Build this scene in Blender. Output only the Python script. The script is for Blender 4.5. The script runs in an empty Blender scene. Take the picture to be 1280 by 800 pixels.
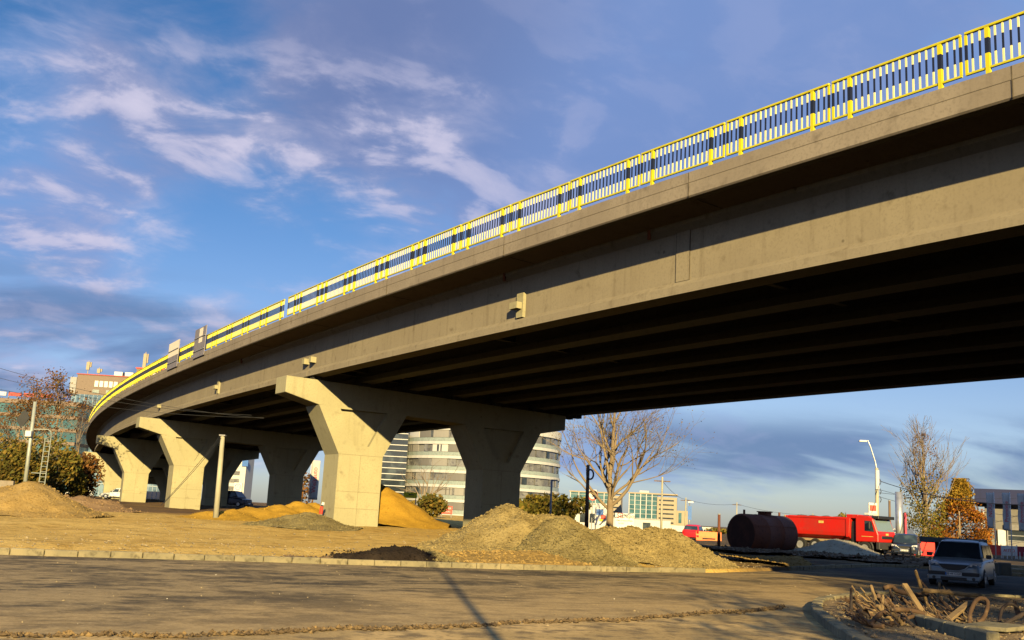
import bpy, bmesh, math, random
import numpy as np
from mathutils import Vector, Matrix, noise as mnoise
R = math.radians
random.seed(7); np.random.seed(7)
scn = bpy.context.scene
COL = scn.collection

# ---------------------------------------------------------------- camera
EYE, FOC, ROLL = 1.6, 1280.0, R(3.0)
PITCH = math.atan(243.6 / 1280)
_fw = Vector((0, math.cos(PITCH), math.sin(PITCH))); _rt = Vector((1, 0, 0)); _up = _rt.cross(_fw)
_cr = _rt * math.cos(ROLL) + _up * math.sin(ROLL)
_cu = -_rt * math.sin(ROLL) + _up * math.cos(ROLL)
cd = bpy.data.cameras.new('camera'); cam = bpy.data.objects.new('camera', cd); COL.objects.link(cam)
cd.sensor_width = 36; cd.lens = 36.0; cd.clip_start = .1; cd.clip_end = 6000
m3 = Matrix((_cr, _cu, -_fw)).transposed()
cam.matrix_world = Matrix.Translation((0, 0, EYE)) @ m3.to_4x4()
scn.camera = cam
scn.cycles.diffuse_bounces = 0; scn.cycles.max_bounces = 8

# ---------------------------------------------------------------- world, sun, exposure
SUN_EL, SUN_HEAD = R(16.5), R(-6)          # light travels towards heading -8 deg (slightly left of +Y)
scn.view_settings.view_transform = 'Standard'; scn.view_settings.look = 'None'
scn.view_settings.gamma = 1; scn.view_settings.exposure = 1.05; scn.view_settings.use_curve_mapping = False
sd = bpy.data.lights.new('sun', 'SUN'); so = bpy.data.objects.new('sun', sd); COL.objects.link(so)
sd.energy = 5.0; sd.angle = R(.5); sd.color = (1, .77, .36)
trav = Vector((math.sin(SUN_HEAD) * math.cos(SUN_EL), math.cos(SUN_HEAD) * math.cos(SUN_EL), -math.sin(SUN_EL)))
so.rotation_euler = trav.to_track_quat('-Z', 'Y').to_euler()
so.location = (0, -40, 60)
W = bpy.data.worlds.new('World'); scn.world = W; W.use_nodes = True
wn, wl = W.node_tree.nodes, W.node_tree.links
for n in list(wn): wn.remove(n)

class NG:
    "tiny node-graph helper"
    def __init__(s, tree): s.n, s.l = tree.nodes, tree.links
    def new(s, t, **kw):
        n = s.n.new(t)
        for k, v in kw.items(): setattr(n, k, v)
        return n
    def put(s, sock, v):
        if isinstance(v, bpy.types.NodeSocket): s.l.new(v, sock)
        elif v is not None:
            if hasattr(sock, 'default_value') and isinstance(v, (tuple, list)) and len(v) == 3 and sock.type == 'RGBA': v = (*v, 1)
            sock.default_value = v
    def math(s, op, a, b=None, c=None, clamp=False):
        n = s.new('ShaderNodeMath', operation=op, use_clamp=clamp)
        s.put(n.inputs[0], a); s.put(n.inputs[1], b)
        if c is not None: s.put(n.inputs[2], c)
        return n.outputs[0]
    def vmath(s, op, a, b=None):
        n = s.new('ShaderNodeVectorMath', operation=op); s.put(n.inputs[0], a)
        if b is not None: s.put(n.inputs[1], b)
        return n.outputs['Value'] if op in ('DOT_PRODUCT', 'LENGTH', 'DISTANCE') else n.outputs[0]
    def noise(s, vec, scale, detail=4, rough=.55, dist=0.0, lac=2.0):
        n = s.new('ShaderNodeTexNoise'); s.put(n.inputs['Vector'], vec)
        for k, v in (('Scale', scale), ('Detail', detail), ('Roughness', rough), ('Distortion', dist), ('Lacunarity', lac)): s.put(n.inputs[k], v)
        return n.outputs['Fac']
    def remap(s, v, lo, hi, a=0.0, b=1.0, smooth=True):
        n = s.new('ShaderNodeMapRange'); n.interpolation_type = 'SMOOTHSTEP' if smooth else 'LINEAR'; n.clamp = True
        s.put(n.inputs['Value'], v); s.put(n.inputs['From Min'], lo); s.put(n.inputs['From Max'], hi)
        s.put(n.inputs['To Min'], a); s.put(n.inputs['To Max'], b); return n.outputs[0]
    def mix(s, f, a, b, blend='MIX'):
        n = s.new('ShaderNodeMix', data_type='RGBA', blend_type=blend)
        s.put(n.inputs['Factor'], f); s.put(n.inputs['A'], None); 
        s.put(n.inputs[6], a); s.put(n.inputs[7], b); return n.outputs[2]
    def xyz(s, v):
        n = s.new('ShaderNodeSeparateXYZ'); s.put(n.inputs[0], v); return n.outputs
    def comb(s, x, y, z):
        n = s.new('ShaderNodeCombineXYZ'); s.put(n.inputs[0], x); s.put(n.inputs[1], y); s.put(n.inputs[2], z); return n.outputs[0]

g = NG(W.node_tree)
sky = g.new('ShaderNodeTexSky', sky_type='NISHITA'); sky.sun_disc = False
sky.sun_elevation = SUN_EL
sky.sun_rotation = math.atan2(-trav.x, -trav.y) % (2 * math.pi)
sky.altitude = 100; sky.air_density = 1.0; sky.dust_density = .6; sky.ozone_density = 2.0
hs = g.new('ShaderNodeHueSaturation'); g.put(hs.inputs['Color'], sky.outputs[0]); hs.inputs['Saturation'].default_value = 1.12; hs.inputs['Value'].default_value = 1.0
d = g.vmath('NORMALIZE', g.new('ShaderNodeTexCoord').outputs['Generated'])
dx, dy, dz = g.xyz(d)
zz = g.math('ADD', g.math('MAXIMUM', dz, 0.0), .34)
px_, py_ = g.math('DIVIDE', dx, zz), g.math('DIVIDE', dy, zz)
# cloud-deck coordinates, turned so that the streaks run from upper left to lower right
def turned(a, sx, sy, ox=0., oy=0.):
    c, s_ = math.cos(a), math.sin(a)
    u = g.math('ADD', g.math('MULTIPLY', px_, c), g.math('MULTIPLY', py_, s_))
    v = g.math('ADD', g.math('MULTIPLY', px_, -s_), g.math('MULTIPLY', py_, c))
    return g.comb(g.math('MULTIPLY_ADD', u, sx, ox), g.math('MULTIPLY_ADD', v, sy, oy), 0.0)
def blob(az, el, w):           # soft patch of sky round a compass direction
    v = (math.sin(R(az)) * math.cos(R(el)), math.cos(R(az)) * math.cos(R(el)), math.sin(R(el)))
    return g.remap(g.vmath('DOT_PRODUCT', d, v), math.cos(R(w)), 1.0)
def wsum(*terms):
    o = None
    for w, t in terms: q = g.math('MULTIPLY', t, w); o = q if o is None else g.math('ADD', o, q)
    return o
el = g.math('MULTIPLY', g.math('ARCSINE', dz), 180 / math.pi)
P1 = turned(R(22), .85, 1.15, 8.4, 6.2)
big = g.noise(P1, 2.3, 3, .5, .2)
def puffs(off):                # billowy cloud density, sampled twice for the lit upper edges
    q = g.vmath('ADD', P1, off)
    return g.math('ADD', g.math('MULTIPLY', g.noise(q, 4.2, 10, .56, .55), .62), g.math('MULTIPLY', g.noise(q, 10.0, 7, .58, .5), .38))
n0 = puffs((0, 0, 0)); n1 = puffs((-.030, .055, 0))
bias = wsum((.20, blob(8, 31, 24)), (.13, blob(-24, 17, 9)), (.12, blob(-3, 19, 12)), (.10, blob(-10, 29, 14)), (.07, blob(4, 15, 7)),
            (-.13, blob(-30, 21.5, 7.0)), (-.13, blob(-19, 24, 5)), (-.14, blob(-8, 12.5, 8)), (-.13, blob(-18, 12.5, 5)), (-.16, blob(22, 6, 14)))
cov = g.math('ADD', g.math('ADD', g.math('MULTIPLY', big, .36), g.math('MULTIPLY', n0, .64)), g.math('ADD', bias, .03))
mask = g.math('MULTIPLY', g.remap(cov, .40, .64), g.remap(el, .3, 3.0))
thick = g.remap(cov, .50, .70)
edge = g.remap(g.math('SUBTRACT', n0, n1), -.02, .10)
lit = g.math('MULTIPLY', g.remap(g.math('ADD', n0, g.math('MULTIPLY', edge, .12)), .40, .80), g.math('SUBTRACT', 1.0, g.math('MULTIPLY', g.math('MAXIMUM', g.remap(el, 20, 27), g.remap(dx, -.12, .12)), .88)))
ccol = g.mix(g.math('MULTIPLY', thick, .8), (.25, .42, .80), (.195, .305, .63))
ccol = g.mix(g.math('MULTIPLY', blob(-14, 31, 19), .75), ccol, (.150, .205, .42))
ccol = g.mix(lit, ccol, (.72, .69, .88))
# low dark banks above the horizon
P3 = turned(R(4), .75, 1.7, 1.3, 5.2)
low = g.noise(P3, 2.6, 6, .5, .3)
rband = g.math('MULTIPLY', g.math('MULTIPLY', g.remap(el, 1.7, 3.0), g.math('SUBTRACT', 1.0, g.remap(el, 4.6, 6.8))), g.remap(dx, .02, .16))
lband = g.math('MULTIPLY', g.math('MULTIPLY', g.remap(el, 2.5, 5.5), g.math('SUBTRACT', 1.0, g.remap(el, 9.0, 12.5))), g.remap(dx, -.20, -.33))
lowm = g.math('MULTIPLY', g.remap(g.math('ADD', low, .10), .44, .66), g.math('MAXIMUM', rband, lband))
lcol = g.mix(g.remap(n0, .45, .66), (.135, .235, .46), (.24, .32, .56))
bg1 = g.new('ShaderNodeBackground'); g.put(bg1.inputs[0], g.mix(g.remap(el, 5, 25), g.mix(1.0, hs.outputs[0], g.mix(g.remap(el, .5, 8), (.78, .86, 1.22), (.98, .93, 1.16)), 'MULTIPLY'), g.mix(1.0, hs.outputs[0], (.48, .82, 1.12), 'MULTIPLY'))); bg1.inputs[1].default_value = .05
bg2 = g.new('ShaderNodeBackground'); g.put(bg2.inputs[0], ccol); bg2.inputs[1].default_value = .44
bg3 = g.new('ShaderNodeBackground'); g.put(bg3.inputs[0], lcol); bg3.inputs[1].default_value = .44
ms = g.new('ShaderNodeMixShader'); g.put(ms.inputs[0], mask); wl.new(bg1.outputs[0], ms.inputs[1]); wl.new(bg2.outputs[0], ms.inputs[2])
ms2 = g.new('ShaderNodeMixShader'); g.put(ms2.inputs[0], g.math('MULTIPLY', lowm, .85)); wl.new(ms.outputs[0], ms2.inputs[1]); wl.new(bg3.outputs[0], ms2.inputs[2])
wo = g.new('ShaderNodeOutputWorld'); wl.new(ms2.outputs[0], wo.inputs[0])

# ---------------------------------------------------------------- helpers: pixels of the 1280x800 photo to points
_cf, _sf = math.cos(ROLL), math.sin(ROLL)
def _ray(x, y):
    u0, v0 = x - 640, 400 - y
    u, v = _cf * u0 - _sf * v0, _sf * u0 + _cf * v0
    return _fw * FOC + _rt * u + _up * v
def at(x, y, Y):
    q = _ray(x, y); return Vector((0, 0, EYE)) + q * (Y / q.y)
def gnd(x, y, z=0.0):
    q = _ray(x, y); return Vector((0, 0, EYE)) + q * ((z - EYE) / q.z)
def ss(a, b, x):
    t = min(1, max(0, (x - a) / (b - a))); return t * t * (3 - 2 * t)

# ---------------------------------------------------------------- materials
MATS = {}
def M(name, base, rough=.85, layers=(), bump=None, metal=0.0, coord='pos', spec=.3, extra=None):
    """layers: (scale, detail, colour, lo, hi[, stretch xyz]) mixed over base by noise"""
    if name in MATS: return MATS[name]
    m = bpy.data.materials.new(name); m.use_nodes = True; t = NG(m.node_tree)
    b = t.n['Principled BSDF']; b.inputs['Roughness'].default_value = rough; b.inputs['Metallic'].default_value = metal
    b.inputs['Specular IOR Level'].default_value = spec
    if coord == 'pos': v = t.new('ShaderNodeNewGeometry').outputs['Position']
    else: v = t.new('ShaderNodeTexCoord').outputs['Object']
    c = None
    for L in layers:
        vec = v
        if len(L) > 5: vec = t.vmath('MULTIPLY', v, L[5])
        f = t.remap(t.noise(vec, L[0], L[1]), L[3], L[4])
        c = t.mix(f, c if c is not None else (*base, 1), (*L[2], 1))
    if extra: c = extra(t, v, c if c is not None else base)
    t.put(b.inputs['Base Color'], c if c is not None else (*base, 1))
    if bump:
        bn = t.new('ShaderNodeBump'); bn.inputs['Strength'].default_value = bump[1]; bn.inputs['Distance'].default_value = bump[2] if len(bump) > 2 else .05
        t.put(bn.inputs['Height'], t.noise(v, bump[0], 8, .65)); t.l.new(bn.outputs[0], b.inputs['Normal'])
    MATS[name] = m; return m

def conc(name, base, dark, tint, streak=1.0):
    def ex(t, v, c):
        # vertical water streaks, bug holes
        s1 = t.remap(t.noise(t.vmath('MULTIPLY', v, (2.2, 2.2, .16)), 1.6, 6, .6), .52, .76)
        c = t.mix(t.math('MULTIPLY', s1, .45 * streak), c, (*dark, 1))
        vo = t.new('ShaderNodeTexVoronoi'); t.put(vo.inputs['Vector'], v); vo.inputs['Scale'].default_value = .9
        hole = t.remap(vo.outputs['Distance'], .035, .06, 1, 0)
        c = t.mix(t.math('MULTIPLY', hole, .55), c, (*[x * .35 for x in dark], 1))
        return c
    return M(name, base, .9, [(.45, 5, tint, .40, .68), (2.3, 7, dark, .55, .82), (14, 5, tuple(x * .9 for x in base), .45, .75)], (9, .12, .02), extra=ex)
CONC = conc('bridge_concrete', (.255, .215, .15), (.135, .105, .066), (.29, .247, .172), 1.0)
CONCP = conc('pier_concrete', (.335, .305, .185), (.215, .18, .105), (.38, .345, .21), .75)
CONCD = conc('fascia_concrete', (.235, .196, .15), (.13, .105, .078), (.285, .24, .185), 1.0)
JOINT = M('joint_grime', (.075, .06, .042), .95, [(6, 4, (.13, .105, .07), .4, .7)])
KERB = M('kerb_concrete', (.20, .175, .11), .92, [(1.1, 4, (.28, .235, .14), .4, .65), (6, 6, (.11, .095, .06), .48, .75)], (20, .4, .02))
YEL = M('yellow_paint', (.56, .50, .012), .5, [(5, 4, (.46, .40, .02), .45, .75), (17, 4, (.32, .24, .06), .64, .78)])
def _band(t, v, c):
    z = t.xyz(v)[2]
    f = t.math('MULTIPLY', t.math('GREATER_THAN', z, .51), t.math('LESS_THAN', z, .86))
    return t.mix(f, c, (.012, .016, .035, 1))
YELB = M('yellow_paint_black_band', (.60, .53, .012), .5, [(5, 4, (.50, .43, .02), .45, .75), (17, 4, (.34, .25, .06), .64, .78)], coord='obj', extra=_band)
YELF = M('pale_yellow_paint_black_band', (.72, .63, .05), .45, [(5, 4, (.62, .54, .03), .5, .8)], coord='obj', extra=_band)
WHTB = M('cream_paint_black_band', (.76, .70, .34), .5, [(5, 4, (.66, .58, .16), .5, .8)], coord='obj', extra=_band)
def flat(name, c, rough=.6, metal=0.0, var=.25, sc=3.0, spec=.4):
    return M(name, c, rough, [(sc, 5, tuple(x * (1 - var) for x in c), .42, .75)], metal=metal, spec=spec)
STEEL = flat('galvanised_steel', (.52, .53, .54), .4, .7)
GREYM = flat('grey_metal', (.28, .28, .28), .5)
DARK = flat('dark_rubber', (.018, .018, .018), .8)
BLACK = flat('black_plastic', (.02, .021, .024), .5)
GLASS = M('car_glass', (.020, .032, .042), .09, [(1.1, 3, (.05, .075, .09), .5, .72)], spec=.7)
WHITE = flat('white_paint', (.62, .61, .59), .5, var=.12)
REDP = flat('red_paint', (.62, .022, .015), .35, var=.2)
REDS = flat('red_sign', (.65, .05, .03), .5)
BLUES = flat('blue_sign', (.03, .13, .42), .5)
ORNG = flat('orange_plastic', (.75, .18, .03), .5)
RUST = M('rusty_steel', (.14, .048, .026), .8, [(1.3, 6, (.12, .045, .028), .45, .7), (7, 6, (.05, .016, .014), .5, .8)], (12, .3, .02), coord='obj')
WOODD = M('dark_wood', (.10, .065, .045), .9, [(3, 5, (.17, .115, .075), .4, .7, (1, 1, .15))], (14, .4, .02))
WOODL = M('weathered_wood', (.28, .20, .11), .9, [(3, 5, (.23, .16, .09), .4, .7, (1, 1, .3))], (16, .4, .02))
PIPEB = M('brown_pipe', (.080, .047, .027), .9, [(2.5, 6, (.17, .105, .055), .48, .72), (11, 5, (.09, .05, .035), .5, .8)], (14, .4, .02))
PIPED = M('dark_pipe', (.04, .03, .027), .75, [(4, 5, (.10, .065, .045), .45, .75)], (14, .3, .02))
PIPEL = M('tan_pipe', (.22, .15, .075), .9, [(3, 6, (.12, .08, .042), .42, .66), (9, 5, (.12, .08, .05), .55, .8)], (14, .4, .02))

# ---------------------------------------------------------------- object helpers
def tag(o, label=None, cat=None, group=None, kind=None):
    if label: o['label'] = label
    if cat: o['category'] = cat
    if group: o['group'] = group
    if kind: o['kind'] = kind
    return o
def empty(name, loc=(0, 0, 0), rz=0, label=None, cat=None, group=None):
    o = bpy.data.objects.new(name, None); COL.objects.link(o); o.location = loc; o.rotation_euler = (0, 0, rz)
    o.empty_display_size = .3
    return tag(o, label, cat, group)
def link(name, me, parent=None, loc=None, rz=None):
    o = bpy.data.objects.new(name, me); COL.objects.link(o)
    if parent: o.parent = parent
    if loc is not None: o.location = loc
    if rz is not None: o.rotation_euler = (0, 0, rz)
    return o
def copy_tree(o, parent=None):
    c = o.copy(); COL.objects.link(c); c.parent = parent
    for ch in o.children: copy_tree(ch, c)
    return c

class MB:
    "collects vertices and faces, builds ONE mesh"
    def __init__(s): s.v, s.f, s.m = [], [], []
    def add(s, vs, fs, mi=0):
        o = len(s.v); s.v += [tuple(p) for p in vs]; s.f += [tuple(i + o for i in f) for f in fs]; s.m += [mi] * len(fs); return s
    def box(s, c, d, rz=0, mi=0, tap=1.0):
        cx, cy, cz = c; hx, hy, hz = d[0] / 2, d[1] / 2, d[2] / 2; cs, sn = math.cos(rz), math.sin(rz); vs = []
        for z, k in ((-hz, 1), (hz, tap)):
            for x, y in ((-hx, -hy), (hx, -hy), (hx, hy), (-hx, hy)):
                x *= k; y *= k; vs.append((cx + x * cs - y * sn, cy + x * sn + y * cs, cz + z))
        return s.add(vs, [(0, 3, 2, 1), (4, 5, 6, 7), (0, 1, 5, 4), (1, 2, 6, 5), (2, 3, 7, 6), (3, 0, 4, 7)], mi)
    def tube(s, pts, rad, n=8, mi=0, cap=True):
        pts = [Vector(p) for p in pts]; k = len(pts)
        if not isinstance(rad, (list, tuple)): rad = [rad] * k
        vs, prev = [], None
        for i, p in enumerate(pts):
            t = (pts[min(i + 1, k - 1)] - pts[max(i - 1, 0)]).normalized()
            if prev is None:
                a = t.orthogonal().normalized()
            else:
                a = prev - t * prev.dot(t)
                a = a.normalized() if a.length > 1e-6 else t.orthogonal().normalized()
            prev = a; b = t.cross(a)
            for j in range(n):
                an = 2 * math.pi * j / n; vs.append(p + (a * math.cos(an) + b * math.sin(an)) * rad[i])
        fs = [(i * n + j, i * n + (j + 1) % n, (i + 1) * n + (j + 1) % n, (i + 1) * n + j) for i in range(k - 1) for j in range(n)]
        if cap: fs += [tuple(range(n - 1, -1, -1)), tuple(range((k - 1) * n, k * n))]
        return s.add(vs, fs, mi)
    def bar(s, p, q, w, h, mi=0):
        p, q = Vector(p), Vector(q); t = (q - p).normalized()
        u = Vector((0, 0, 1)) if abs(t.z) < .95 else Vector((0, 1, 0))
        a = t.cross(u).normalized(); b = a.cross(t); vs = []
        for e in (p, q):
            for x, y in ((-1, -1), (1, -1), (1, 1), (-1, 1)): vs.append(e + a * (x * w / 2) + b * (y * h / 2))
        return s.add(vs, [(0, 1, 2, 3), (7, 6, 5, 4), (0, 4, 5, 1), (1, 5, 6, 2), (2, 6, 7, 3), (3, 7, 4, 0)], mi)
    def prism(s, poly, fn, a, b, mi=0):
        "polygon (p,q) extruded from a to b; fn(p,q,w)->xyz"
        n = len(poly); vs = [fn(p, q, a) for p, q in poly] + [fn(p, q, b) for p, q in poly]
        return s.add(vs, [tuple(range(n - 1, -1, -1)), tuple(range(n, 2 * n))] + [(i, (i + 1) % n, n + (i + 1) % n, n + i) for i in range(n)], mi)
    def mesh(s, name, mats, smooth=False, bevel=0, fix=True):
        me = bpy.data.meshes.new(name); me.from_pydata(s.v, [], s.f)
        for m in (mats if isinstance(mats, (list, tuple)) else [mats]): me.materials.append(m)
        me.polygons.foreach_set('material_index', s.m)
        if fix or bevel:
            bm = bmesh.new(); bm.from_mesh(me)
            if fix: bmesh.ops.recalc_face_normals(bm, faces=bm.faces)
            if bevel:
                es = [e for e in bm.edges if len(e.link_faces) == 2 and e.calc_face_angle(0) > .5]
                bmesh.ops.bevel(bm, geom=es, offset=bevel, segments=1, affect='EDGES', clamp_overlap=True)
            bm.to_mesh(me); bm.free()
        if smooth: me.polygons.foreach_set('use_smooth', [True] * len(me.polygons))
        me.update(); return me
    def build(s, name, mats, parent=None, **kw):
        loc, rz = kw.pop('loc', None), kw.pop('rz', None)
        return link(name, s.mesh(name, mats, **kw), parent, loc, rz)

def text_mesh(txt, size, mat, extrude=.01, align='CENTER'):
    c = bpy.data.curves.new('lettering', 'FONT'); c.body = txt; c.size = size; c.extrude = extrude; c.align_x = align; c.align_y = 'CENTER'
    o = bpy.data.objects.new('lettering', c); me = bpy.data.meshes.new_from_object(o); bpy.data.objects.remove(o)
    me.materials.clear(); me.materials.append(mat); return me
def lettering(txt, size, mat, parent, loc, rot, ex=.01, name='lettering'):
    o = link(name, text_mesh(txt, size, mat, ex), parent); o.location = loc; o.rotation_euler = rot; return o

# ---------------------------------------------------------------- ground
KP = [(-70, 4), (-40, 14.5), (-25, 20.5), (-12.3, 25.9), (-6.6, 28.5), (.4, 31.5), (4.2, 33.8), (7.6, 36.6), (11.8, 42.2), (15.5, 47.8), (19.0, 52.6), (21.5, 53.6), (23.2, 50.5), (27, 46.8), (40, 42), (80, 36)]
def kline(X):
    if X <= KP[0][0]: return KP[0][1]
    for (a, b), (c, e) in zip(KP, KP[1:]):
        if X <= c: return b + (e - b) * (X - a) / (c - a)
    return KP[-1][1]
def fr(x, y, s, o=4): return mnoise.fractal(Vector((x * s, y * s, 3.7)), 1.0, 2.0, o)
def height(X, Y):
    v = Y - kline(X); wl_ = 1 - ss(6, 13, X)
    hl = .11 + .16 * ss(.3, 4, v) + .36 * ss(4, 26, v) + .35 * ss(45, 120, v)
    hr = .11 + .10 * ss(0, 3, v)
    z = hl * wl_ + hr * (1 - wl_)
    a = ss(.15, 1.6, v)
    return z + a * (.06 * fr(X, Y, .35) + .035 * fr(X, Y, 1.5, 4)) * (1 if v < 150 else 0)

ms_ = MB(); E_ = 2500
ms_.add([(-E_, -300, -.02), (E_, -300, -.02), (E_, E_, -.02), (-E_, E_, -.02)], [(0, 1, 2, 3)])
GROUND = M('far_ground', (.22, .17, .10), 1, [(.02, 5, (.16, .13, .07), .4, .7), (.4, 5, (.27, .21, .12), .45, .75)])
tag(ms_.build('ground', GROUND), kind='structure')
# dirt lot behind the kerb, one sheet
xs = list(np.concatenate([np.arange(-900, -70, 60), np.arange(-70, -28, 2), np.arange(-28, 28, .4), np.arange(28, 80, 2), np.arange(80, 901, 60)]))
vs_ = [-.16, 0.0, .15, .35, .6, .9, 1.2, 1.6, 2, 2.5, 3, 3.6, 4.2, 5, 5.8, 6.6, 7.5, 8.5, 9.5, 10.5, 12, 13.5, 15, 17, 19, 21, 23, 25, 28, 31, 34, 38, 42, 47, 52, 58, 65, 73, 82, 92, 105, 120, 140, 170, 220, 300, 450, 700, 1100]
vv, ff = [], []
for v_ in vs_:
    for x in xs: Yk = kline(x) + .17 + v_; vv.append((x, Yk, height(x, Yk) if v_ > -.1 else -.03))
nx = len(xs)
for i in range(len(vs_) - 1):
    for j in range(nx - 1): ff.append((i * nx + j, i * nx + j + 1, (i + 1) * nx + j + 1, (i + 1) * nx + j))
def _dirt(t, v, c):
    x, y, z = t.xyz(v)
    # greyer dark soil and painted bridge shade on the right, damp brown soil far left
    f = t.remap(t.math('ADD', x, t.math('MULTIPLY', t.noise(v, .25, 4), 6)), 9, 14)
    dk = t.mix(t.remap(t.noise(v, .7, 6), .35, .7), (.055, .042, .030, 1), (.13, .098, .065, 1))
    c = t.mix(f, c, dk)
    damp = t.math('MULTIPLY', t.remap(t.math('ADD', y, t.math('MULTIPLY', t.noise(v, .18, 4), 26)), 71, 80), t.remap(x, -16, -21))
    c = t.mix(damp, c, (.15, .095, .055, 1))
    # wheel ruts, roughly parallel with the kerb
    w = t.vmath('MULTIPLY', v, (1, 1, 1)); rot = t.comb(t.math('ADD', t.math('MULTIPLY', x, .42), t.math('MULTIPLY', y, .2)), t.math('SUBTRACT', t.math('MULTIPLY', y, .92), t.math('MULTIPLY', x, .39)), 0.0)
    ru = t.remap(t.noise(t.vmath('MULTIPLY', rot, (.06, .9, 1)), 1.1, 6, .6), .5, .68)
    c = t.mix(t.math('MULTIPLY', ru, .5), c, (.42, .26, .075, 1))
    # tyre tracks in pairs
    rx_, ry_, _z = t.xyz(rot)
    w_ = t.math('ADD', ry_, t.math('MULTIPLY', t.noise(t.vmath('MULTIPLY', rot, (.05, .05, 0)), 1.0, 2), 9.0))
    f_ = t.math('ABSOLUTE', t.math('SUBTRACT', t.math('MULTIPLY', t.math('ABSOLUTE', t.math('SUBTRACT', t.math('FRACT', t.math('MULTIPLY', w_, .2)), .5)), 5.0), .9))
    tk = t.math('MULTIPLY', t.remap(f_, .12, .26, 1, 0), t.remap(t.noise(t.vmath('MULTIPLY', rot, (.25, .6, 1)), 1.0, 5, .6), .42, .58))
    c = t.mix(t.math('MULTIPLY', tk, .6), c, (.33, .20, .06, 1))
    return c
DIRT = M('sandy_dirt', (.62, .41, .115), 1, [(.3, 6, (.70, .485, .155), .42, .68), (1.5, 7, (.42, .26, .065), .48, .70), (7, 6, (.30, .185, .05), .54, .78), (26, 4, (.70, .50, .20), .60, .74)], (6, .9, .08), extra=_dirt, spec=.1)
md = MB(); md.v = vv; md.f = ff; md.m = [0] * len(ff)
tag(md.build('dirt_ground', DIRT, smooth=True, fix=False), kind='structure')

# road sheet
def _road(t, v, c):
    x, y, z = t.xyz(v)
    a = R(27); ca, sa = math.cos(a), math.sin(a)
    al = t.math('ADD', t.math('MULTIPLY', x, ca), t.math('MULTIPLY', y, sa)); ac = t.math('SUBTRACT', t.math('MULTIPLY', y, ca), t.math('MULTIPLY', x, sa))
    p = t.comb(al, ac, 0.0)
    dust = t.remap(t.math('ADD', t.math('MULTIPLY', t.noise(t.vmath('MULTIPLY', p, (.30, .44, 1)), 1.0, 8, .62), .55), t.math('MULTIPLY', t.noise(t.vmath('MULTIPLY', p, (1.7, 2.1, 1)), 1.0, 9, .72), .45)), .42, .56)
    c = t.mix(t.math('MULTIPLY', dust, .85), c, (.50, .375, .20, 1))
    right = t.remap(t.math('ADD', t.math('ADD', t.math('MULTIPLY', x, .6), t.math('MULTIPLY', t.math('SUBTRACT', 23.5, ac), .85)), t.math('MULTIPLY', t.math('SUBTRACT', t.noise(v, .35, 6), .5), 14)), 0.0, 7.5)
    c = t.mix(t.math('MULTIPLY', right, t.math('MULTIPLY_ADD', dust, .35, .5)), c, (.60, .43, .21, 1))
    tr = t.remap(t.noise(t.vmath('MULTIPLY', p, (.35, 1.5, 1)), 1.0, 9, .74), .50, .66)
    c = t.mix(t.math('MULTIPLY', tr, .40), c, (.095, .080, .060, 1))
    pat = t.remap(t.noise(t.vmath('MULTIPLY', p, (1.1, 1.3, 1)), 2.6, 9, .74), .35, .68)
    c = t.mix(t.math('MULTIPLY', pat, .42), c, t.mix(1.0, c, (.50, .48, .45, 1), 'MULTIPLY'))
    gr = t.remap(t.noise(v, 16, 4, .75), .30, .70)
    c = t.mix(t.math('MULTIPLY', gr, .5), c, t.mix(1.0, c, (.42, .40, .38, 1), 'MULTIPLY'))
    sp = t.remap(t.noise(v, 30, 3, .7), .63, .74)
    c = t.mix(t.math('MULTIPLY', sp, .55), c, (.46, .38, .25, 1))
    far = t.remap(x, 11, 16)
    return t.mix(far, c, t.mix(dust, (.045, .043, .042, 1), (.09, .078, .062, 1)))
ROAD = M('dusty_asphalt', (.115, .098, .074), .93, [(.6, 6, (.165, .13, .085), .4, .7), (9, 6, (.085, .07, .052), .5, .8)], (30, .5, .02), extra=_road, spec=.06)
mr = MB(); rx = [x for x in xs if -71 <= x <= 80.1]
vv, ff = [], []
for x in rx:
    for y in (-60, -20, -5, 4): vv.append((x, y, 0.0))
    vv.append((x, kline(x) + .1, 0.0))
for i in range(len(rx) - 1):
    for j in range(4): ff.append((i * 5 + j, (i + 1) * 5 + j, (i + 1) * 5 + j + 1, i * 5 + j + 1))
mr.v, mr.f, mr.m = vv, ff, [0] * len(ff)
tag(mr.build('road', ROAD, fix=False), kind='structure')

# kerb of separate stones
def resample(pts, step):
    out = [Vector(pts[0])]; acc = 0
    for a, b in zip(pts, pts[1:]):
        a, b = Vector(a), Vector(b); L = (b - a).length; t = step - acc
        while t < L: out.append(a.lerp(b, t / L)); t += step
        acc = (acc + L) % step if t != step - acc else acc + L
        acc = L - (t - step)
    return out
def kerb_run(pts, name, w=.16, h=.155, step=.78, dip=None):
    b = MB(); P = resample([(*p, 0) for p in pts], step)
    for a, c in zip(P, P[1:]):
        t = (c - a).normalized(); a2, c2 = a + t * .008, c - t * .008; hh = h + random.uniform(-.012, .012); oz = random.uniform(-.012, .012)
        nrm = Vector((-t.y, t.x, 0)) * oz
        b.bar((a2.x + nrm.x, a2.y + nrm.y, hh / 2 - .03), (c2.x + nrm.x, c2.y + nrm.y, hh / 2 - .03 + random.uniform(-.006, .006)), w, hh + .06)
    return tag(b.build(name, KERB, bevel=.018), kind='structure')
kp2 = [(x, kline(x) + .09) for x in list(np.arange(-66, 7.8, .5))]
kerb_run(kp2, 'kerb')
kerb_run([(11.6 + i * .3, kline(11.6 + i * .3) + .09) for i in range(0, 34)], 'kerb')
kerb_run([(23.0, 50.9), (23.4, 50.1), (27, 46.9), (40, 42.1), (70, 37.3)], 'kerb')

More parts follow.
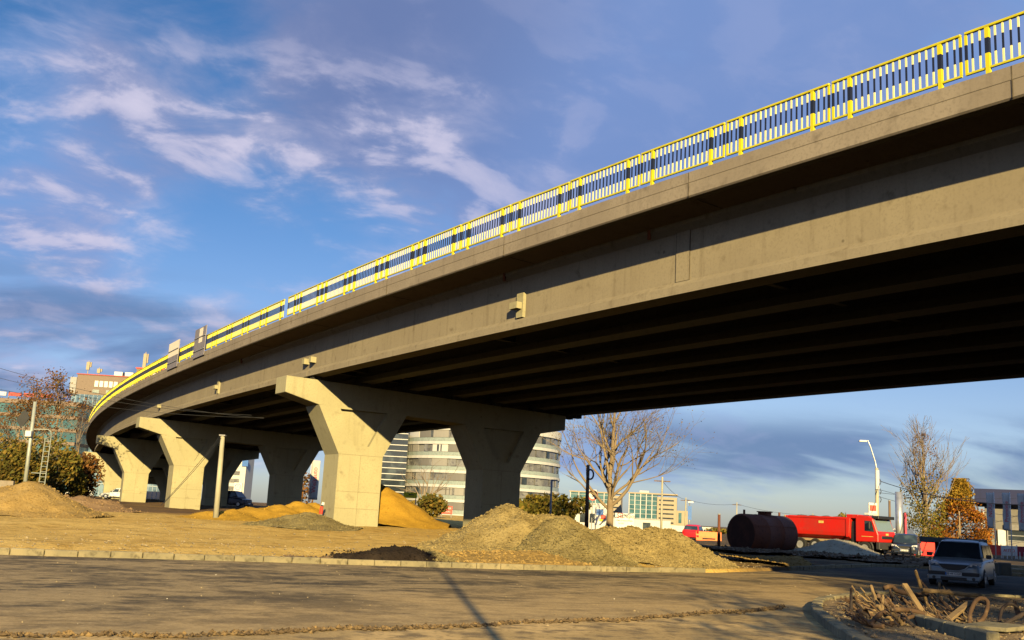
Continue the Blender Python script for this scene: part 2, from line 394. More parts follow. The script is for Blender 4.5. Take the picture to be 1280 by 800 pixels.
# old asphalt edge: low ridge of broken crumbs along the seam
EDGE = [(-9.5, 10.1), (-5.4, 11.7), (-3.1, 13.0), (0.2, 15.8), (1.8, 17.2), (3.4, 18.9), (5.0, 20.7), (6.0, 22.2)]
def stone(b, c, r, mi=0):
    ps = []
    for dx_, dy_, dz_ in ((1, 0, 0), (-1, 0, 0), (0, 1, 0), (0, -1, 0), (0, 0, 1), (0, 0, -1)):
        k = r * random.uniform(.6, 1.25); ps.append((c[0] + dx_ * k + random.uniform(-.3, .3) * r, c[1] + dy_ * k + random.uniform(-.3, .3) * r, c[2] + dz_ * k * .8))
    b.add(ps, [(0, 2, 4), (2, 1, 4), (1, 3, 4), (3, 0, 4), (2, 0, 5), (1, 2, 5), (3, 1, 5), (0, 3, 5)], mi)
CRUMB = M('asphalt_crumbs', (.13, .09, .05), .95, [(5, 4, (.27, .18, .08), .45, .7), (17, 3, (.05, .038, .025), .45, .65)], spec=.1)
b = MB(); L_ = resample([(*p, 0) for p in EDGE], .05)
for p in L_:
    wob = .12 * math.sin(p.x * 2.1) + .08 * math.sin(p.x * 5.3)
    for k in range(5):
        r = random.uniform(.012, .05); stone(b, (p.x + random.gauss(0, .05), p.y + wob + random.gauss(0, .09), r * .5), r)
tag(b.build('asphalt_crumbs', CRUMB), kind='stuff', label='ridge of broken asphalt crumbs along the seam in the road', cat='rubble')
# older lower-left pavement strip below the seam: sandy sheet 4 mm above the road
b = MB(); E2 = [(p.x, p.y + .12 * math.sin(p.x * 2.1) + .08 * math.sin(p.x * 5.3)) for p in L_[::4]]
n2 = len(E2)
b.add([(x, y, .004) for x, y in E2] + [(x + 1.0, -3, .004) for x, y in E2], [(i, i + 1, n2 + i + 1, n2 + i) for i in range(n2 - 1)])
STRIP = M('sandy_old_pavement', (.42, .30, .14), .95, [(.5, 7, (.58, .41, .19), .45, .62), (2.2, 8, (.22, .165, .095), .46, .66), (9, 6, (.24, .17, .085), .48, .74), (28, 4, (.66, .50, .26), .6, .75)], (24, .5, .02), spec=.05)
tag(b.build('pavement', STRIP, fix=False), kind='structure')
# loose stones on road and lot
b = MB()
for i in range(2600):
    X = random.uniform(-16, 12); v_ = random.choice((random.uniform(-16, 0), random.uniform(.2, 22), random.uniform(.2, 5))); Y = kline(X) + v_
    if Y < 10: continue
    r = (abs(random.gauss(0, .007)) + .004 if v_ < 0 else abs(random.gauss(0, .015)) + .008 + .02 * random.random())
    z = 0.0 if v_ < 0 else height(X, Y)
    stone(b, (X, Y, z + r * .3), r, 1 if random.random() < .05 and v_ < 0 else 0)
PEB = M('pebbles', (.36, .28, .16), .95, [(9, 2, (.20, .16, .10), .4, .6)])
PEBW = flat('pale_pebbles', (.6, .56, .48), .9)
tag(b.build('loose_stones', [PEB, PEBW]), kind='stuff', label='loose stones and grit strewn over the road and dirt', cat='stones')

# ---------------------------------------------------------------- bridge
PC = (10.523833874401781, -19.519227603268998, 18.092190703281943, -35.9352502955606); P0 = (10.1, 19.45)
SE, KK = 112.0, .11
def head(s):
    t = min(max(s, 0), SE) / 100; h = ((PC[0] * t + PC[1]) * t + PC[2]) * t + PC[3]
    return R(h + max(0, s - SE) * KK)
_ds = .25; _tab = {}
def _mk():
    x, y = P0; _tab[0] = (x, y)
    for i in range(int(240 / _ds)):
        h = head((i + .5) * _ds); x += math.sin(h) * _ds; y += math.cos(h) * _ds; _tab[i + 1] = (x, y)
    x, y = P0; h = head(0)
    for i in range(1, int(75 / _ds)): x -= math.sin(h) * _ds; y -= math.cos(h) * _ds; _tab[-i] = (x, y)
_mk()
def path(s):
    i = math.floor(s / _ds); f = s / _ds - i; a, c = _tab[i], _tab[i + 1]; return a[0] + (c[0] - a[0]) * f, a[1] + (c[1] - a[1]) * f
ZT = 11.2
def drop(s): return (max(0, s - 65) / 78) ** 2 if s < 143 else 1.0 + (s - 143) * .0256
def bp(s, u, dz):
    "point at station s, offset u to the right of the outer edge, dz above the deck edge"
    x, y = path(s); h = head(s)
    return (x + math.cos(h) * u, y - math.sin(h) * u, ZT - drop(s) - .027 * u + dz)
def sweep(poly, s0, s1, step, b=None, mi=0):
    b = b or MB(); n = max(1, round((s1 - s0) / step)); k = len(poly); vs = []
    for i in range(n + 1):
        s = s0 + (s1 - s0) * i / n
        vs += [bp(s, u, z) for u, z in poly]
    fs = [(i * k + j, i * k + (j + 1) % k, (i + 1) * k + (j + 1) % k, (i + 1) * k + j) for i in range(n) for j in range(k)]
    fs += [tuple(range(k)), tuple(range(n * k + k - 1, n * k - 1, -1))]
    return b.add(vs, fs, mi)
S0, S1 = -60.0, 225.0
BENTS = [-52, -6, 40, 78, 107, 140, 172, 205]
bridge = empty('road_bridge', bp(0, 10, -3), 0, 'long curved concrete road bridge with deep girders sweeping overhead', 'bridge')
bx_inv = bridge.location.copy()
def bpart(name, b, mat, parent=bridge, **kw):
    if parent is bridge: b.v = [(p[0] - bx_inv.x, p[1] - bx_inv.y, p[2] - bx_inv.z) for p in b.v]
    return b.build(name, mat, parent, **kw)
def _soffit(t, v, c): return c
bpart('deck_slab', sweep([(.30, -.02), (.30, -.66), (1.3, -.72), (18.8, -.72), (19.7, -.66), (19.7, -.02)], S0, S1, 1.5), conc('lightened_soffit_concrete', (.40, .31, .25), (.24, .18, .14), (.46, .36, .29), .3))  # slab concrete made paler to stand in for fill light under the overhang
FJ = [S0 + 5 + 9.2 * i for i in range(31)]
# edge beam with a shallow drip step, cast in lengths
for a, c in ((S0, S1),):
    f = sweep([(0, 0), (0, -.30), (.012, -.315), (.012, -.68), (.05, -.72), (.298, -.72), (.298, .0)], a, c, 1.2)
    bpart('edge_beam', f, CONCD)
    f = sweep([(19.702, 0), (19.702, -.72), (20, -.72), (20, 0)], a, c, 2.0)
    bpart('edge_beam', f, CONCD)
bpart('road_surface', sweep([(1.6, -.016), (1.6, .06), (18.4, .06), (18.4, -.016)], S0, S1, 2.0), flat('bridge_asphalt', (.05, .05, .05), .9))
# I-girders, one per bay between bents
NG_ = 7; SP = 17.3 / (NG_ - 1) - .1
GIR_SHADE = M('shaded_girder_concrete', (.050, .048, .043), .9, [(.5, 5, (.036, .034, .03), .4, .7), (5, 5, (.026, .024, .022), .5, .8)], (9, .2, .02))  # inner girder concrete with the shade under the deck put into its colour
ends = [S0] + BENTS[1:] + [S1]
for k in range(NG_):
    uc = 1.35 + .36 + k * SP
    prof = [(-.36, -2.95), (.36, -2.95), (.36, -2.70), (.12, -2.50), (.12, -1.0), (.34, -.84), (.34, -.722), (-.34, -.722), (-.34, -.84), (-.12, -1.0), (-.12, -2.50), (-.36, -2.70)]
    prof = [(uc + u, z + .027 * (uc - 1.35) * 0) for u, z in prof]
    for i, (a, c) in enumerate(zip(ends, ends[1:])):
        bpart('girder', sweep(prof, a + .02, c - .02, 1.5), CONC if k == 0 else GIR_SHADE)
# cross diaphragms between girders
for i, (a, c) in enumerate(zip(ends, ends[1:])):
    for q in (.02, .34, .66, .98):
        s = a + (c - a) * q; b = MB()
        for k in range(NG_ - 1):
            u0 = 1.71 + k * SP + .125; u1 = u0 + SP - .25
            vs = [bp(s + ds, u, z) for ds in (-.12, .12) for u, z in ((u0, -2.45), (u1, -2.45), (u1, -.73), (u0, -.73))]
            b.add(vs, [(0, 1, 2, 3), (7, 6, 5, 4), (0, 4, 5, 1), (1, 5, 6, 2), (2, 6, 7, 3), (3, 7, 4, 0)])
        bpart('diaphragm', b, GIR_SHADE)
def on_web(s0, s1, u0, u1, z0, z1):
    vs = [bp(s, u, z) for s in (s0, s1) for u, z in ((u0, z0), (u1, z0), (u1, z1), (u0, z1))]
    return MB().add(vs, [(0, 1, 2, 3), (7, 6, 5, 4), (0, 4, 5, 1), (1, 5, 6, 2), (2, 6, 7, 3), (3, 7, 4, 0)])
UW = 1.71 - .12
# concrete stubs and brackets cast against the outer web
for s in (19.6, 58.0):
    bpart('web_stub', on_web(s - .20, s + .22, UW - .13, UW - .001, -2.52, -1.62), CONCP)
    bpart('bracket', on_web(s - .14, s + .34, UW - .36, UW - .132, -2.22, -1.98), CONCP)
for s in (39.6, 40.6, 77.5):
    bpart('bracket', on_web(s - .16, s + .16, UW - .30, UW - .001, -2.25, -1.95), CONCP)
for s in (11.2,):
    bpart('joint_patch', on_web(s - .28, s + .28, UW - .025, UW - .001, -2.5, -.86), CONC)
    bpart('joint_patch', on_web(s - .29, s - .28, UW - .03, UW - .0005, -2.5, -.86), JOINT)
    bpart('joint_patch', on_web(s + .28, s + .29, UW - .03, UW - .0005, -2.5, -.86), JOINT)
# joint lines across the overhang soffit and edge beam
for s in FJ:
    if -5 < s < 150:
        bpart('soffit_joint', on_web(s - .012, s + .012, .32, 1.35, -.724, -.71), JOINT)
for s in FJ:
    if -5 < s < 150:
        vs = [bp(s + ds, u, z) for ds in (-.012, .012) for u, z in ((-.004, -.70), (.02, -.70), (.02, -.01), (-.004, -.01))]
        bpart('edge_joint', MB().add(vs, [(0, 1, 2, 3), (7, 6, 5, 4), (0, 4, 5, 1), (1, 5, 6, 2), (2, 6, 7, 3), (3, 7, 4, 0)]), JOINT)
# drain spouts under the overhang
for s in (12.5, 20.6, 52.4):
    b = MB(); p, q = bp(s, UW - .22, -.74), bp(s, UW - .22, -1.02); b.tube([p, q], .06, 10); bpart('drain_spout', b, RUST)

# piers
def pier(s, label):
    x, y = path(s); h = head(s); gz = height(x + math.cos(h) * 5, y - math.sin(h) * 5)
    root = empty('bridge_pier', (x + math.cos(h) * 8.65, y - math.sin(h) * 8.65, gz), 0, label, 'bridge pier', 'twin column piers carrying the bridge')
    ox, oy, oz = root.location
    zc = ZT - drop(s) - 3.15
    nrm, alg = (math.cos(h), -math.sin(h)), (math.sin(h), math.cos(h))
    def F(t, z, w): return (x + nrm[0] * t + alg[0] * w - ox, y + nrm[1] * t + alg[1] * w - oy, z - .027 * t - oz)
    def Fv(t, z, w): return (x + nrm[0] * t + alg[0] * w - ox, y + nrm[1] * t + alg[1] * w - oy, z - oz)
    b = MB(); L = 17.4
    b.prism([(0, zc), (0, zc - .85), (1.9, zc - 1.28), (L - 1.9, zc - 1.28), (L, zc - .85), (L, zc)], F, -.80, .80)
    b.build('cap_beam', CONCP, root, bevel=.02)
    for tc in (4.35, L - 4.35):
        top = zc - 1.285 - .027 * tc + .06; nk = top - 2.45; rt_, rb = top - .10, top - 1.95
        wb, wt = 1.25, 2.55
        c = MB(); base = gz - 1.0
        out = [(-wb, base), (wb, base), (wb, nk), (wt, top), (-wt, top), (-wb, nk)]
        c.prism([(tc + p, q) for p, q in out], Fv, -.70, .70)
        # raised faces round the trapezoid recess, front and back
        for w0, w1 in ((-.98, -.70), (.70, .98)):
            for poly in ([(-wb, base), (wb, base), (wb, nk), (-wb, nk)],
                         [(-wb, nk), (-.42, rb), (-1.35, rt_), (-1.35, top), (-wt, top)],
                         [(wb, nk), (wt, top), (1.35, top), (1.35, rt_), (.42, rb)],
                         [(-wb, nk), (wb, nk), (.42, rb), (-.42, rb)],
                         [(-1.35, rt_), (1.35, rt_), (1.35, top), (-1.35, top)]):
                c.prism([(tc + p, q) for p, q in poly], Fv, w0, w1)
        col = c.build('column', CONCP, root)
        # formwork joints: thin grooves shown as narrow dark strips on the faces
        j = MB()
        for zj in (nk + .005, nk - 1.9, base + 1.0 + .9):
            for w in (-.984, .984):
                j.prism([(tc - wb + .02, zj), (tc + wb - .02, zj), (tc + wb - .02, zj + .014), (tc - wb + .02, zj + .014)], Fv, w - .004, w + .004)
        for w in (-.984, .984):
            j.prism([(tc - .02, base + 1), (tc - .008, base + 1), (tc - .008, nk - .02), (tc - .02, nk - .02)], Fv, w - .0035, w + .0035)
        j.build('formwork_joint', M('faint_joint', (.19, .155, .09), .95), col)
    for k in range(NG_):
        uc = 1.71 + k * SP; b = MB()
        for w in (-.45, .45):
            b.prism([(uc - .25, zc - .002), (uc + .25, zc - .002), (uc + .25, zc + .20), (uc - .25, zc + .20)], F, w - .22, w + .22)
        b.build('bearing', GIR_SHADE, root)
    return root
PL = ['bridge pier standing on the road side outside the right picture edge', 'nearest concrete pier with Y shaped columns beside the tall brown sand pile',
      'second concrete pier from the front, just left of the leaning grey pole', 'third pier along the bridge, directly right of the parked white car',
      'fourth pier with its face partly in shadow behind the parked white car', 'small farthest visible pier at the left end of the curved bridge', 'pier hidden far behind at the bend of the bridge']
for s, l in zip(BENTS[1:], PL): pier(s, l)

# ---------------------------------------------------------------- railing sections
def rail_meshes(L, posts):
    q = {}
    q['top'] = MB().box((0, 0, 1.13), (L, .075, .06)).mesh('top_rail', YEL, bevel=.008)
    q['bot'] = MB().box((0, 0, .185), (L, .05, .045)).mesh('bottom_rail', YEL)
    b = MB().box((0, 0, .555), (.09, .085, 1.085)); b.box((0, 0, .010), (.22, .19, .024)); q['post'] = b.mesh('post', YELB)
    q['bar'] = MB().box((0, 0, .654), (.040, .024, .89)).mesh('bar', WHTB)
    q['endbar'] = MB().box((0, 0, .654), (.055, .038, .89)).mesh('bar', YELB)
    return q
PITCHR = 3.43; LR = 3.34
RQ = rail_meshes(LR, 2)
RLAB = 'yellow steel railing section with dark banded bars on the outer bridge edge'
def bars_x(L):
    xs_ = [-L / 2 + .02, L / 2 - .02]; inner = [x for x in (-1.17, 1.17) if abs(x) < L / 2]
    w = 2.34 / 14
    xs_ += [-1.17 + w * i for i in range(1, 14)] + [-1.17 - .17, -1.17 - .34, 1.17 + .17, 1.17 + .34]
    return xs_
def railing(s, detail=True):
    a, c = Vector(bp(s - .5, .14, 0)), Vector(bp(s + .5, .14, 0)); rz = math.atan2(c.y - a.y, c.x - a.x); p = bp(s, .14, 0.0)
    sl = math.atan2(c.z - a.z, 1)
    p = (p[0], p[1], p[2] + random.uniform(-.004, .008)); r = empty('railing_section', p, rz, RLAB, 'railing', 'yellow railing sections along the bridge edge'); r.rotation_euler = (random.gauss(0, .006), -sl + random.gauss(0, .0022), rz + random.gauss(0, .002))
    link('top_rail', RQ['top'], r); link('bottom_rail', RQ['bot'], r)
    for x in (-1.17, 1.17): link('post', RQ['post'], r, (x, 0, 0))
    for x in bars_x(LR):
        e = abs(abs(x) - (LR / 2 - .02)) < .01
        link('bar', RQ['endbar' if e else 'bar'], r, (x, 0, 0))
    return r
def railing_far(s, me): 
    a, c = Vector(bp(s - .5, .14, 0)), Vector(bp(s + .5, .14, 0)); rz = math.atan2(c.y - a.y, c.x - a.x)
    r = empty('railing_section', bp(s, .14, 0), rz, RLAB, 'railing', 'yellow railing sections along the bridge edge')
    r.rotation_euler = (0, -math.atan2(c.z - a.z, 1), rz)
    link('top_rail', RQ['top'], r); link('bottom_rail', RQ['bot'], r)
    for x in (-1.17, 1.17): link('post', RQ['post'], r, (x, 0, 0))
    link('bars', me, r)
fb = MB()
for x in bars_x(LR): fb.box((x, 0, .654), (.040, .024, .89))
FARB = fb.mesh('bars', YELF)
for k in range(-9, 11): railing(1.3 + PITCHR * (k + .5))
# short end piece before the movement joint
r = empty('railing_section', bp(39.75, .14, 0), 0, 'short one-post railing section just before the open movement gap', 'railing', 'yellow railing sections along the bridge edge')
a, c = Vector(bp(39.2, .14, 0)), Vector(bp(40.2, .14, 0)); r.rotation_euler = (0, 0, math.atan2(c.y - a.y, c.x - a.x))
MB().box((0, 0, 1.13), (1.4, .075, .06)).build('top_rail', YEL, r); MB().box((0, 0, .185), (1.4, .05, .045)).build('bottom_rail', YEL, r)
link('post', RQ['post'], r, (-.35, 0, 0))
for x in (-.68, -.52, -.18, 0, .17, .34, .51): link('bar', RQ['bar'], r, (x, 0, 0))
link('bar', RQ['endbar'], r, (.68, 0, 0))
s = 41.1 + LR / 2
while s < 160:
    railing_far(s, FARB); s += PITCHR
def rail_off(k): return 41.1 + LR / 2 + PITCHR * k
# boards fixed to the outside of the railing, and a man behind it
BOARD = flat('board_back', (.22, .20, .21), .6); PALE = flat('board_face', (.84, .74, .58), .6, var=.06)
def board(s, w, h, label, light):
    a, c = Vector(bp(s - .5, -.06, 0)), Vector(bp(s + .5, -.06, 0)); rz = math.atan2(c.y - a.y, c.x - a.x)
    r = empty('board', bp(s, -.06, .0), rz, label, 'board', 'boards fixed on the bridge railing')
    b = MB().box((0, 0, h / 2 - .25), (w, .05, h)); b.build('panel', BOARD, r)
    for z in (.2, h * .55):
        MB().box((0, .05, z), (w, .05, .05)).build('batten', GREYM, r)
    x0, x1, z0, z1 = light
    # the bridge's outer side is local -? : face both ways
    for sy in (-1, 1): MB().box(((x0 + x1) / 2 * w, sy * .029, (z0 + z1) / 2 * h - .25), ((x1 - x0) * w, .006, (z1 - z0) * h)).build('pale_face', PALE, r)
board(57.9, 3.0, 2.0, 'grey board on the railing with a tall pale stripe in its top half', (-.22, .08, .48, .97))
board(66.0, 3.4, 2.0, 'board on the railing with pale upper half and grey lower half', (-.5, .5, .46, 1.0))

def skinned(name, joints, edges, mat, parent=None, sub=2):
    me = bpy.data.meshes.new(name); me.from_pydata([j[0] for j in joints], edges, []); o = bpy.data.objects.new(name, me); COL.objects.link(o)
    md_ = o.modifiers.new('skin', 'SKIN'); 
    if not me.skin_vertices: 
        bm = bmesh.new(); bm.from_mesh(me); bm.verts.layers.skin.verify(); bm.to_mesh(me); bm.free()
    for i, j in enumerate(joints):
        r_ = j[1]; me.skin_vertices[0].data[i].radius = r_ if isinstance(r_, tuple) else (r_, r_)
    me.skin_vertices[0].data[0].use_root = True
    sb = o.modifiers.new('sub', 'SUBSURF'); sb.levels = sub; sb.render_levels = sub
    me.materials.append(mat); 
    dg = bpy.context.evaluated_depsgraph_get(); dg.update(); m2 = bpy.data.meshes.new_from_object(o.evaluated_get(dg)); 
    bpy.data.objects.remove(o); m2.polygons.foreach_set('use_smooth', [True] * len(m2.polygons)); return link(name, m2, parent)
def person(loc, rz, label, coat):
    SK = flat('skin', (.45, .26, .18), .6)
    r = empty('person', loc, rz, label, 'person')
    J = [((0, 0, .95), (.15, .11)), ((0, 0, 1.15), (.14, .10)), ((0, .01, 1.38), (.17, .11)), ((0, .02, 1.50), .06), ((0, .0, 1.56), .055), ((0, -.01, 1.66), (.085, .10)), ((0, -.01, 1.75), (.07, .08)),
         ((.2, 0, 1.40), .06), ((.25, -.02, 1.14), .048), ((.24, -.12, .90), .036), ((.24, -.16, .82), .03), ((-.2, 0, 1.40), .06), ((-.25, -.02, 1.14), .048), ((-.24, -.12, .90), .036), ((-.24, -.16, .82), .03),
         ((.1, 0, .86), .095), ((.11, -.02, .48), .065), ((.11, .02, .09), .045), ((.11, -.13, .04), .035), ((-.1, 0, .86), .095), ((-.11, -.02, .48), .065), ((-.11, .02, .09), .045), ((-.11, -.13, .04), .035)]
    Ed = [(0, 1), (1, 2), (2, 3), (3, 4), (4, 5), (5, 6), (2, 7), (7, 8), (8, 9), (9, 10), (2, 11), (11, 12), (12, 13), (13, 14), (0, 15), (15, 16), (16, 17), (17, 18), (0, 19), (19, 20), (20, 21), (21, 22)]
    skinned('body', J, Ed, SK, r)
    Jc = [((0, 0, .88), (.185, .15)), ((0, 0, 1.15), (.175, .135)), ((0, .01, 1.38), (.195, .135)), ((0, .02, 1.47), .09), ((.21, 0, 1.41), .08), ((.26, -.02, 1.14), .066), ((.25, -.11, .93), .055), ((-.21, 0, 1.41), .08), ((-.26, -.02, 1.14), .066), ((-.25, -.11, .93), .055)]
    skinned('coat', Jc, [(0, 1), (1, 2), (2, 3), (2, 4), (4, 5), (5, 6), (2, 7), (7, 8), (8, 9)], coat, r)
    Jt = [((0, 0, .92), (.155, .125)), ((.1, 0, .84), .115), ((.11, -.02, .48), .085), ((.11, .02, .1), .065), ((-.1, 0, .84), .115), ((-.11, -.02, .48), .085), ((-.11, .02, .1), .065)]
    skinned('trousers', Jt, [(0, 1), (1, 2), (2, 3), (0, 4), (4, 5), (5, 6)], flat('dark_trousers', (.04, .04, .05), .8), r)
    b = MB(); 
    for i in range(8):
        for j in range(16): pass
    bm = bmesh.new(); bmesh.ops.create_uvsphere(bm, u_segments=14, v_segments=8, radius=.105)
    for v in bm.verts: v.co = Vector((v.co.x * .95, v.co.y * 1.05 + .015, max(v.co.z, -.02 if v.co.y > -.02 else .035) * .9 + 1.71))
    me = bpy.data.meshes.new('hair'); bm.to_mesh(me); bm.free(); me.materials.append(flat('dark_hair', (.05, .03, .02), .8)); link('hair', me, r)
    return r
pp = bp(61.2, .75, .05)
person(pp, -head(61.2) + R(-60), 'person in a dark jacket standing behind the bridge railing between two boards', flat('dark_jacket', (.03, .03, .035), .8))

# ---------------------------------------------------------------- heaps
def heap_mat(name, a, b_, c, fine=14, amt=.8):
    return M(name, a, 1, [(1.2, 6, b_, .40, .68), (fine, 6, c, .5, .78), (fine * 3, 3, tuple(min(1, x * 1.5) for x in a), .60, .74)], (fine, amt, .08), spec=.1)
SAND = heap_mat('heap_sand', (.42, .25, .035), (.37, .215, .03), (.30, .165, .022), 9, .5)
SANDP = heap_mat('heap_pale_sand', (.31, .205, .07), (.37, .25, .09), (.21, .13, .04), 10, .7)
GRAV = heap_mat('heap_gravel', (.34, .262, .115), (.26, .195, .08), (.15, .11, .048), 11, 1.0)
GRAVG = heap_mat('heap_grey_gravel', (.26, .21, .095), (.19, .15, .065), (.11, .088, .042), 12, 1.0)
GREYP = heap_mat('heap_grey_stone', (.30, .265, .19), (.35, .31, .22), (.22, .19, .14), 14, .6)
SOIL = heap_mat('dark_soil', (.13, .092, .06), (.19, .135, .085), (.075, .054, .038), 8, 1.0)
TAR = heap_mat('asphalt_heap', (.022, .016, .013), (.038, .028, .021), (.010, .009, .008), 12, 1.0)
def heap(name, label, peaks, mat, stones=0, srange=(.02, .06), res=.14, ground=None, rough=.06, cat='heap', group=None, flatf=1.0, smat=None):
    """peaks: (x, y, ztop, radius); cone flanks with rounded crests, merged by a soft maximum"""
    gx = sum(p[0] for p in peaks) / len(peaks); gy = sum(p[1] for p in peaks) / len(peaks)
    gz = ground if ground is not None else min(height(p[0], p[1]) for p in peaks)
    x0 = min(p[0] - p[3] for p in peaks) - .4; x1 = max(p[0] + p[3] for p in peaks) + .4
    y0 = min(p[1] - p[3] for p in peaks) - .4; y1 = max(p[1] + p[3] for p in peaks) + .4
    def H(x, y):
        best = None
        wx = 2.8 * rough * fr(x + 31, y, .9, 3); wy = 2.8 * rough * fr(x, y + 57, .9, 3)
        for (a, b_, zt, rr), hh in zip(peaks, hts):
            dd = math.hypot(x + wx - a, y + wy - b_) / rr
            k = 1.05 - math.sqrt(dd * dd + .012)
            val = hh * (k if k > .16 else .16 + (k - .16) * .5)
            best = val if best is None else max(best, val) + .05 * math.exp(-abs(best - val) * 8)
        sl_ = mnoise.ridged_multi_fractal(Vector((x * .8, y * .8, 1.3)), 1.0, 2.0, 3, 1.0, 2.0) - 1.0
        r_ = best + rough * (1.6 * fr(x, y, 1.3, 4) + .55 * sl_) * ss(-.05, .5, best) + rough * .35 * fr(x, y, 5.0, 3) * ss(-.1, .1, best)
        e_ = ss(.16, .42, y - kline(x)); return r_ * e_ - .12 * (1 - e_)
    hts = [p[2] - (height(p[0], p[1]) if ground is None else ground) for p in peaks]
    G_ = (lambda x, y: height(x, y)) if ground is None else (lambda x, y: ground)
    nxx, nyy = int((x1 - x0) / res) + 1, int((y1 - y0) / res) + 1
    b = MB(); Z = {}
    for j in range(nyy):
        for i in range(nxx):
            x, y = x0 + i * res, y0 + j * res; h = H(x, y); Z[i, j] = h
            b.v.append((x - gx, y - gy, max(h, -.25) + G_(x, y) - gz))
    for j in range(nyy - 1):
        for i in range(nxx - 1):
            q = [Z[i, j], Z[i + 1, j], Z[i + 1, j + 1], Z[i, j + 1]]
            if max(q) > -.04: b.f.append((j * nxx + i, j * nxx + i + 1, (j + 1) * nxx + i + 1, (j + 1) * nxx + i))
    # front of a heap must stay behind the kerb
    b.m = [0] * len(b.f)
    o = b.build(name, mat, smooth=True, fix=False, loc=(gx, gy, gz))
    bm = bmesh.new(); bm.from_mesh(o.data); bmesh.ops.delete(bm, geom=[v for v in bm.verts if not v.link_faces], context='VERTS'); bm.to_mesh(o.data); bm.free()
    if stones:
        s_ = MB(); c = 0; tries = 0
        while c < stones and tries < stones * 8:
            tries += 1; x, y = random.uniform(x0, x1), random.uniform(y0, y1); h = H(x, y)
            if h < -.16 or (h < 0 and (random.random() < .6 or y < kline(x) + .3)): continue
            h = max(h, 0)
            r = random.uniform(*srange) * (1.5 if random.random() < .08 else 1); stone(s_, (x - gx, y - gy, h + G_(x, y) - gz + r * .15), r); c += 1
        so_ = s_.mesh('stones', smat or mat)
        bm = bmesh.new(); bm.from_mesh(o.data)
        for p in bm.faces: p.smooth = True
        nb = len(bm.faces); bm.from_mesh(so_); bm.to_mesh(o.data); bm.free(); bpy.data.meshes.remove(so_)
    return tag(o, label, cat, group)
HG = 'heaps of sand and gravel on the lot'
def pk(x, y, Y, R_): p = at(x, y, Y); return (p.x, p.y, p.z, R_)
heap('sand_heap', 'rounded sand heap at the far left in front of the bushes', [pk(42, 599, 45, 2.9), pk(20, 606, 45.5, 2.6)], SANDP, 1500, (.015, .05), .14, group=HG)
heap('sand_heap', 'tall smooth brown sand heap directly behind the nearest pier', [pk(474, 600, 62, 4.1), pk(462, 606, 62.5, 4.2)], SAND, 250, (.02, .06), .2, group=HG, rough=.04)
heap('gravel_heap', 'low grey gravel heap at the left foot of the nearest pier', [pk(388, 639, 48.5, 2.0), pk(372, 643, 47.5, 2.0)], GRAVG, 1200, (.015, .045), .12, group=HG)
heap('sand_heap', 'low long sand heap left of the nearest pier under the bridge', [pk(350, 629, 58, 2.4), pk(375, 626, 60, 2.2), pk(320, 633, 57, 2.2), pk(392, 627, 61, 2.0)], SAND, 250, (.02, .06), .16, group=HG)
heap('sand_heap', 'small flat sand heap by the foot of the leaning grey pole', [pk(290, 636, 54, 1.6), pk(268, 638, 53, 1.5)], SAND, 150, (.02, .05), .14, group=HG)
heap('gravel_heap', 'peaked pale gravel heap in front of the shaded column', [pk(637, 628, 39.2, 2.9), pk(655, 640, 38.2, 2.2)], GRAV, 3600, (.02, .055), .12, group=HG)
heap('gravel_heap', 'gravel ridge behind the peaked pale heap, right of the shaded column', [pk(683, 638, 44, 2.6), pk(706, 641, 43.5, 2.2), pk(660, 640, 43, 2.3)], GRAV, 1500, (.02, .06), .14, group=HG)
heap('gravel_heap', 'coarse grey gravel heap at the kerb with its left side in shadow', [pk(699, 644, 37.0, 1.95), pk(716, 653, 37.2, 1.8), pk(724, 660, 36.3, 1.7)], GRAVG, 4200, (.02, .06), .11, group=HG)
heap('gravel_heap', 'long coarse gravel heap at the right end of the kerb under the bare tree', [pk(762, 656, 38.6, 2.2), pk(790, 657, 38.8, 2.2), pk(815, 658, 39.2, 2.2), pk(838, 661, 39.3, 1.9), pk(850, 668, 39.2, 1.7)], GRAV, 6500, (.018, .06), .12, group=HG)
heap('sand_heap', 'low sandy spoil heap against the kerb between the gravel heaps', [pk(645, 690, 34.4, 1.3), pk(620, 694, 33.5, 1.2), pk(675, 690, 34.8, 1.3), pk(590, 695, 32.6, 1.0)], SANDP, 900, (.015, .06), .1, group=HG)
heap('asphalt_heap', 'black asphalt heap lying just behind the kerb', [pk(512, 681, 31.3, 1.0), pk(490, 683, 30.9, .95), pk(468, 687, 30.6, .85), pk(446, 691, 30.2, .65)], TAR, 900, (.015, .05), .07, rough=.05, group=HG)
heap('rubble_heap', 'small brownish rubble heap leaning on the black asphalt heap', [pk(520, 682, 31.6, .95), pk(542, 690, 31.9, .75)], GRAVG, 1500, (.015, .055), .08, group=HG, smat=SOIL)
heap('soil_clods', 'few dark soil clods behind the kerb left of the asphalt heap', [pk(412, 693, 29.4, .35), pk(365, 691, 29.0, .3), pk(380, 692, 29.1, .22)], SOIL, 90, (.02, .06), .06, rough=.05, group=HG)
heap('stone_heap', 'smooth pale grey gravel heap in front of the red truck', [pk(1043, 673, 66, 2.7), pk(1056, 675, 66, 2.5), pk(1032, 679, 66, 2.2)], GREYP, 500, (.02, .06), .17, group=HG, rough=.04)
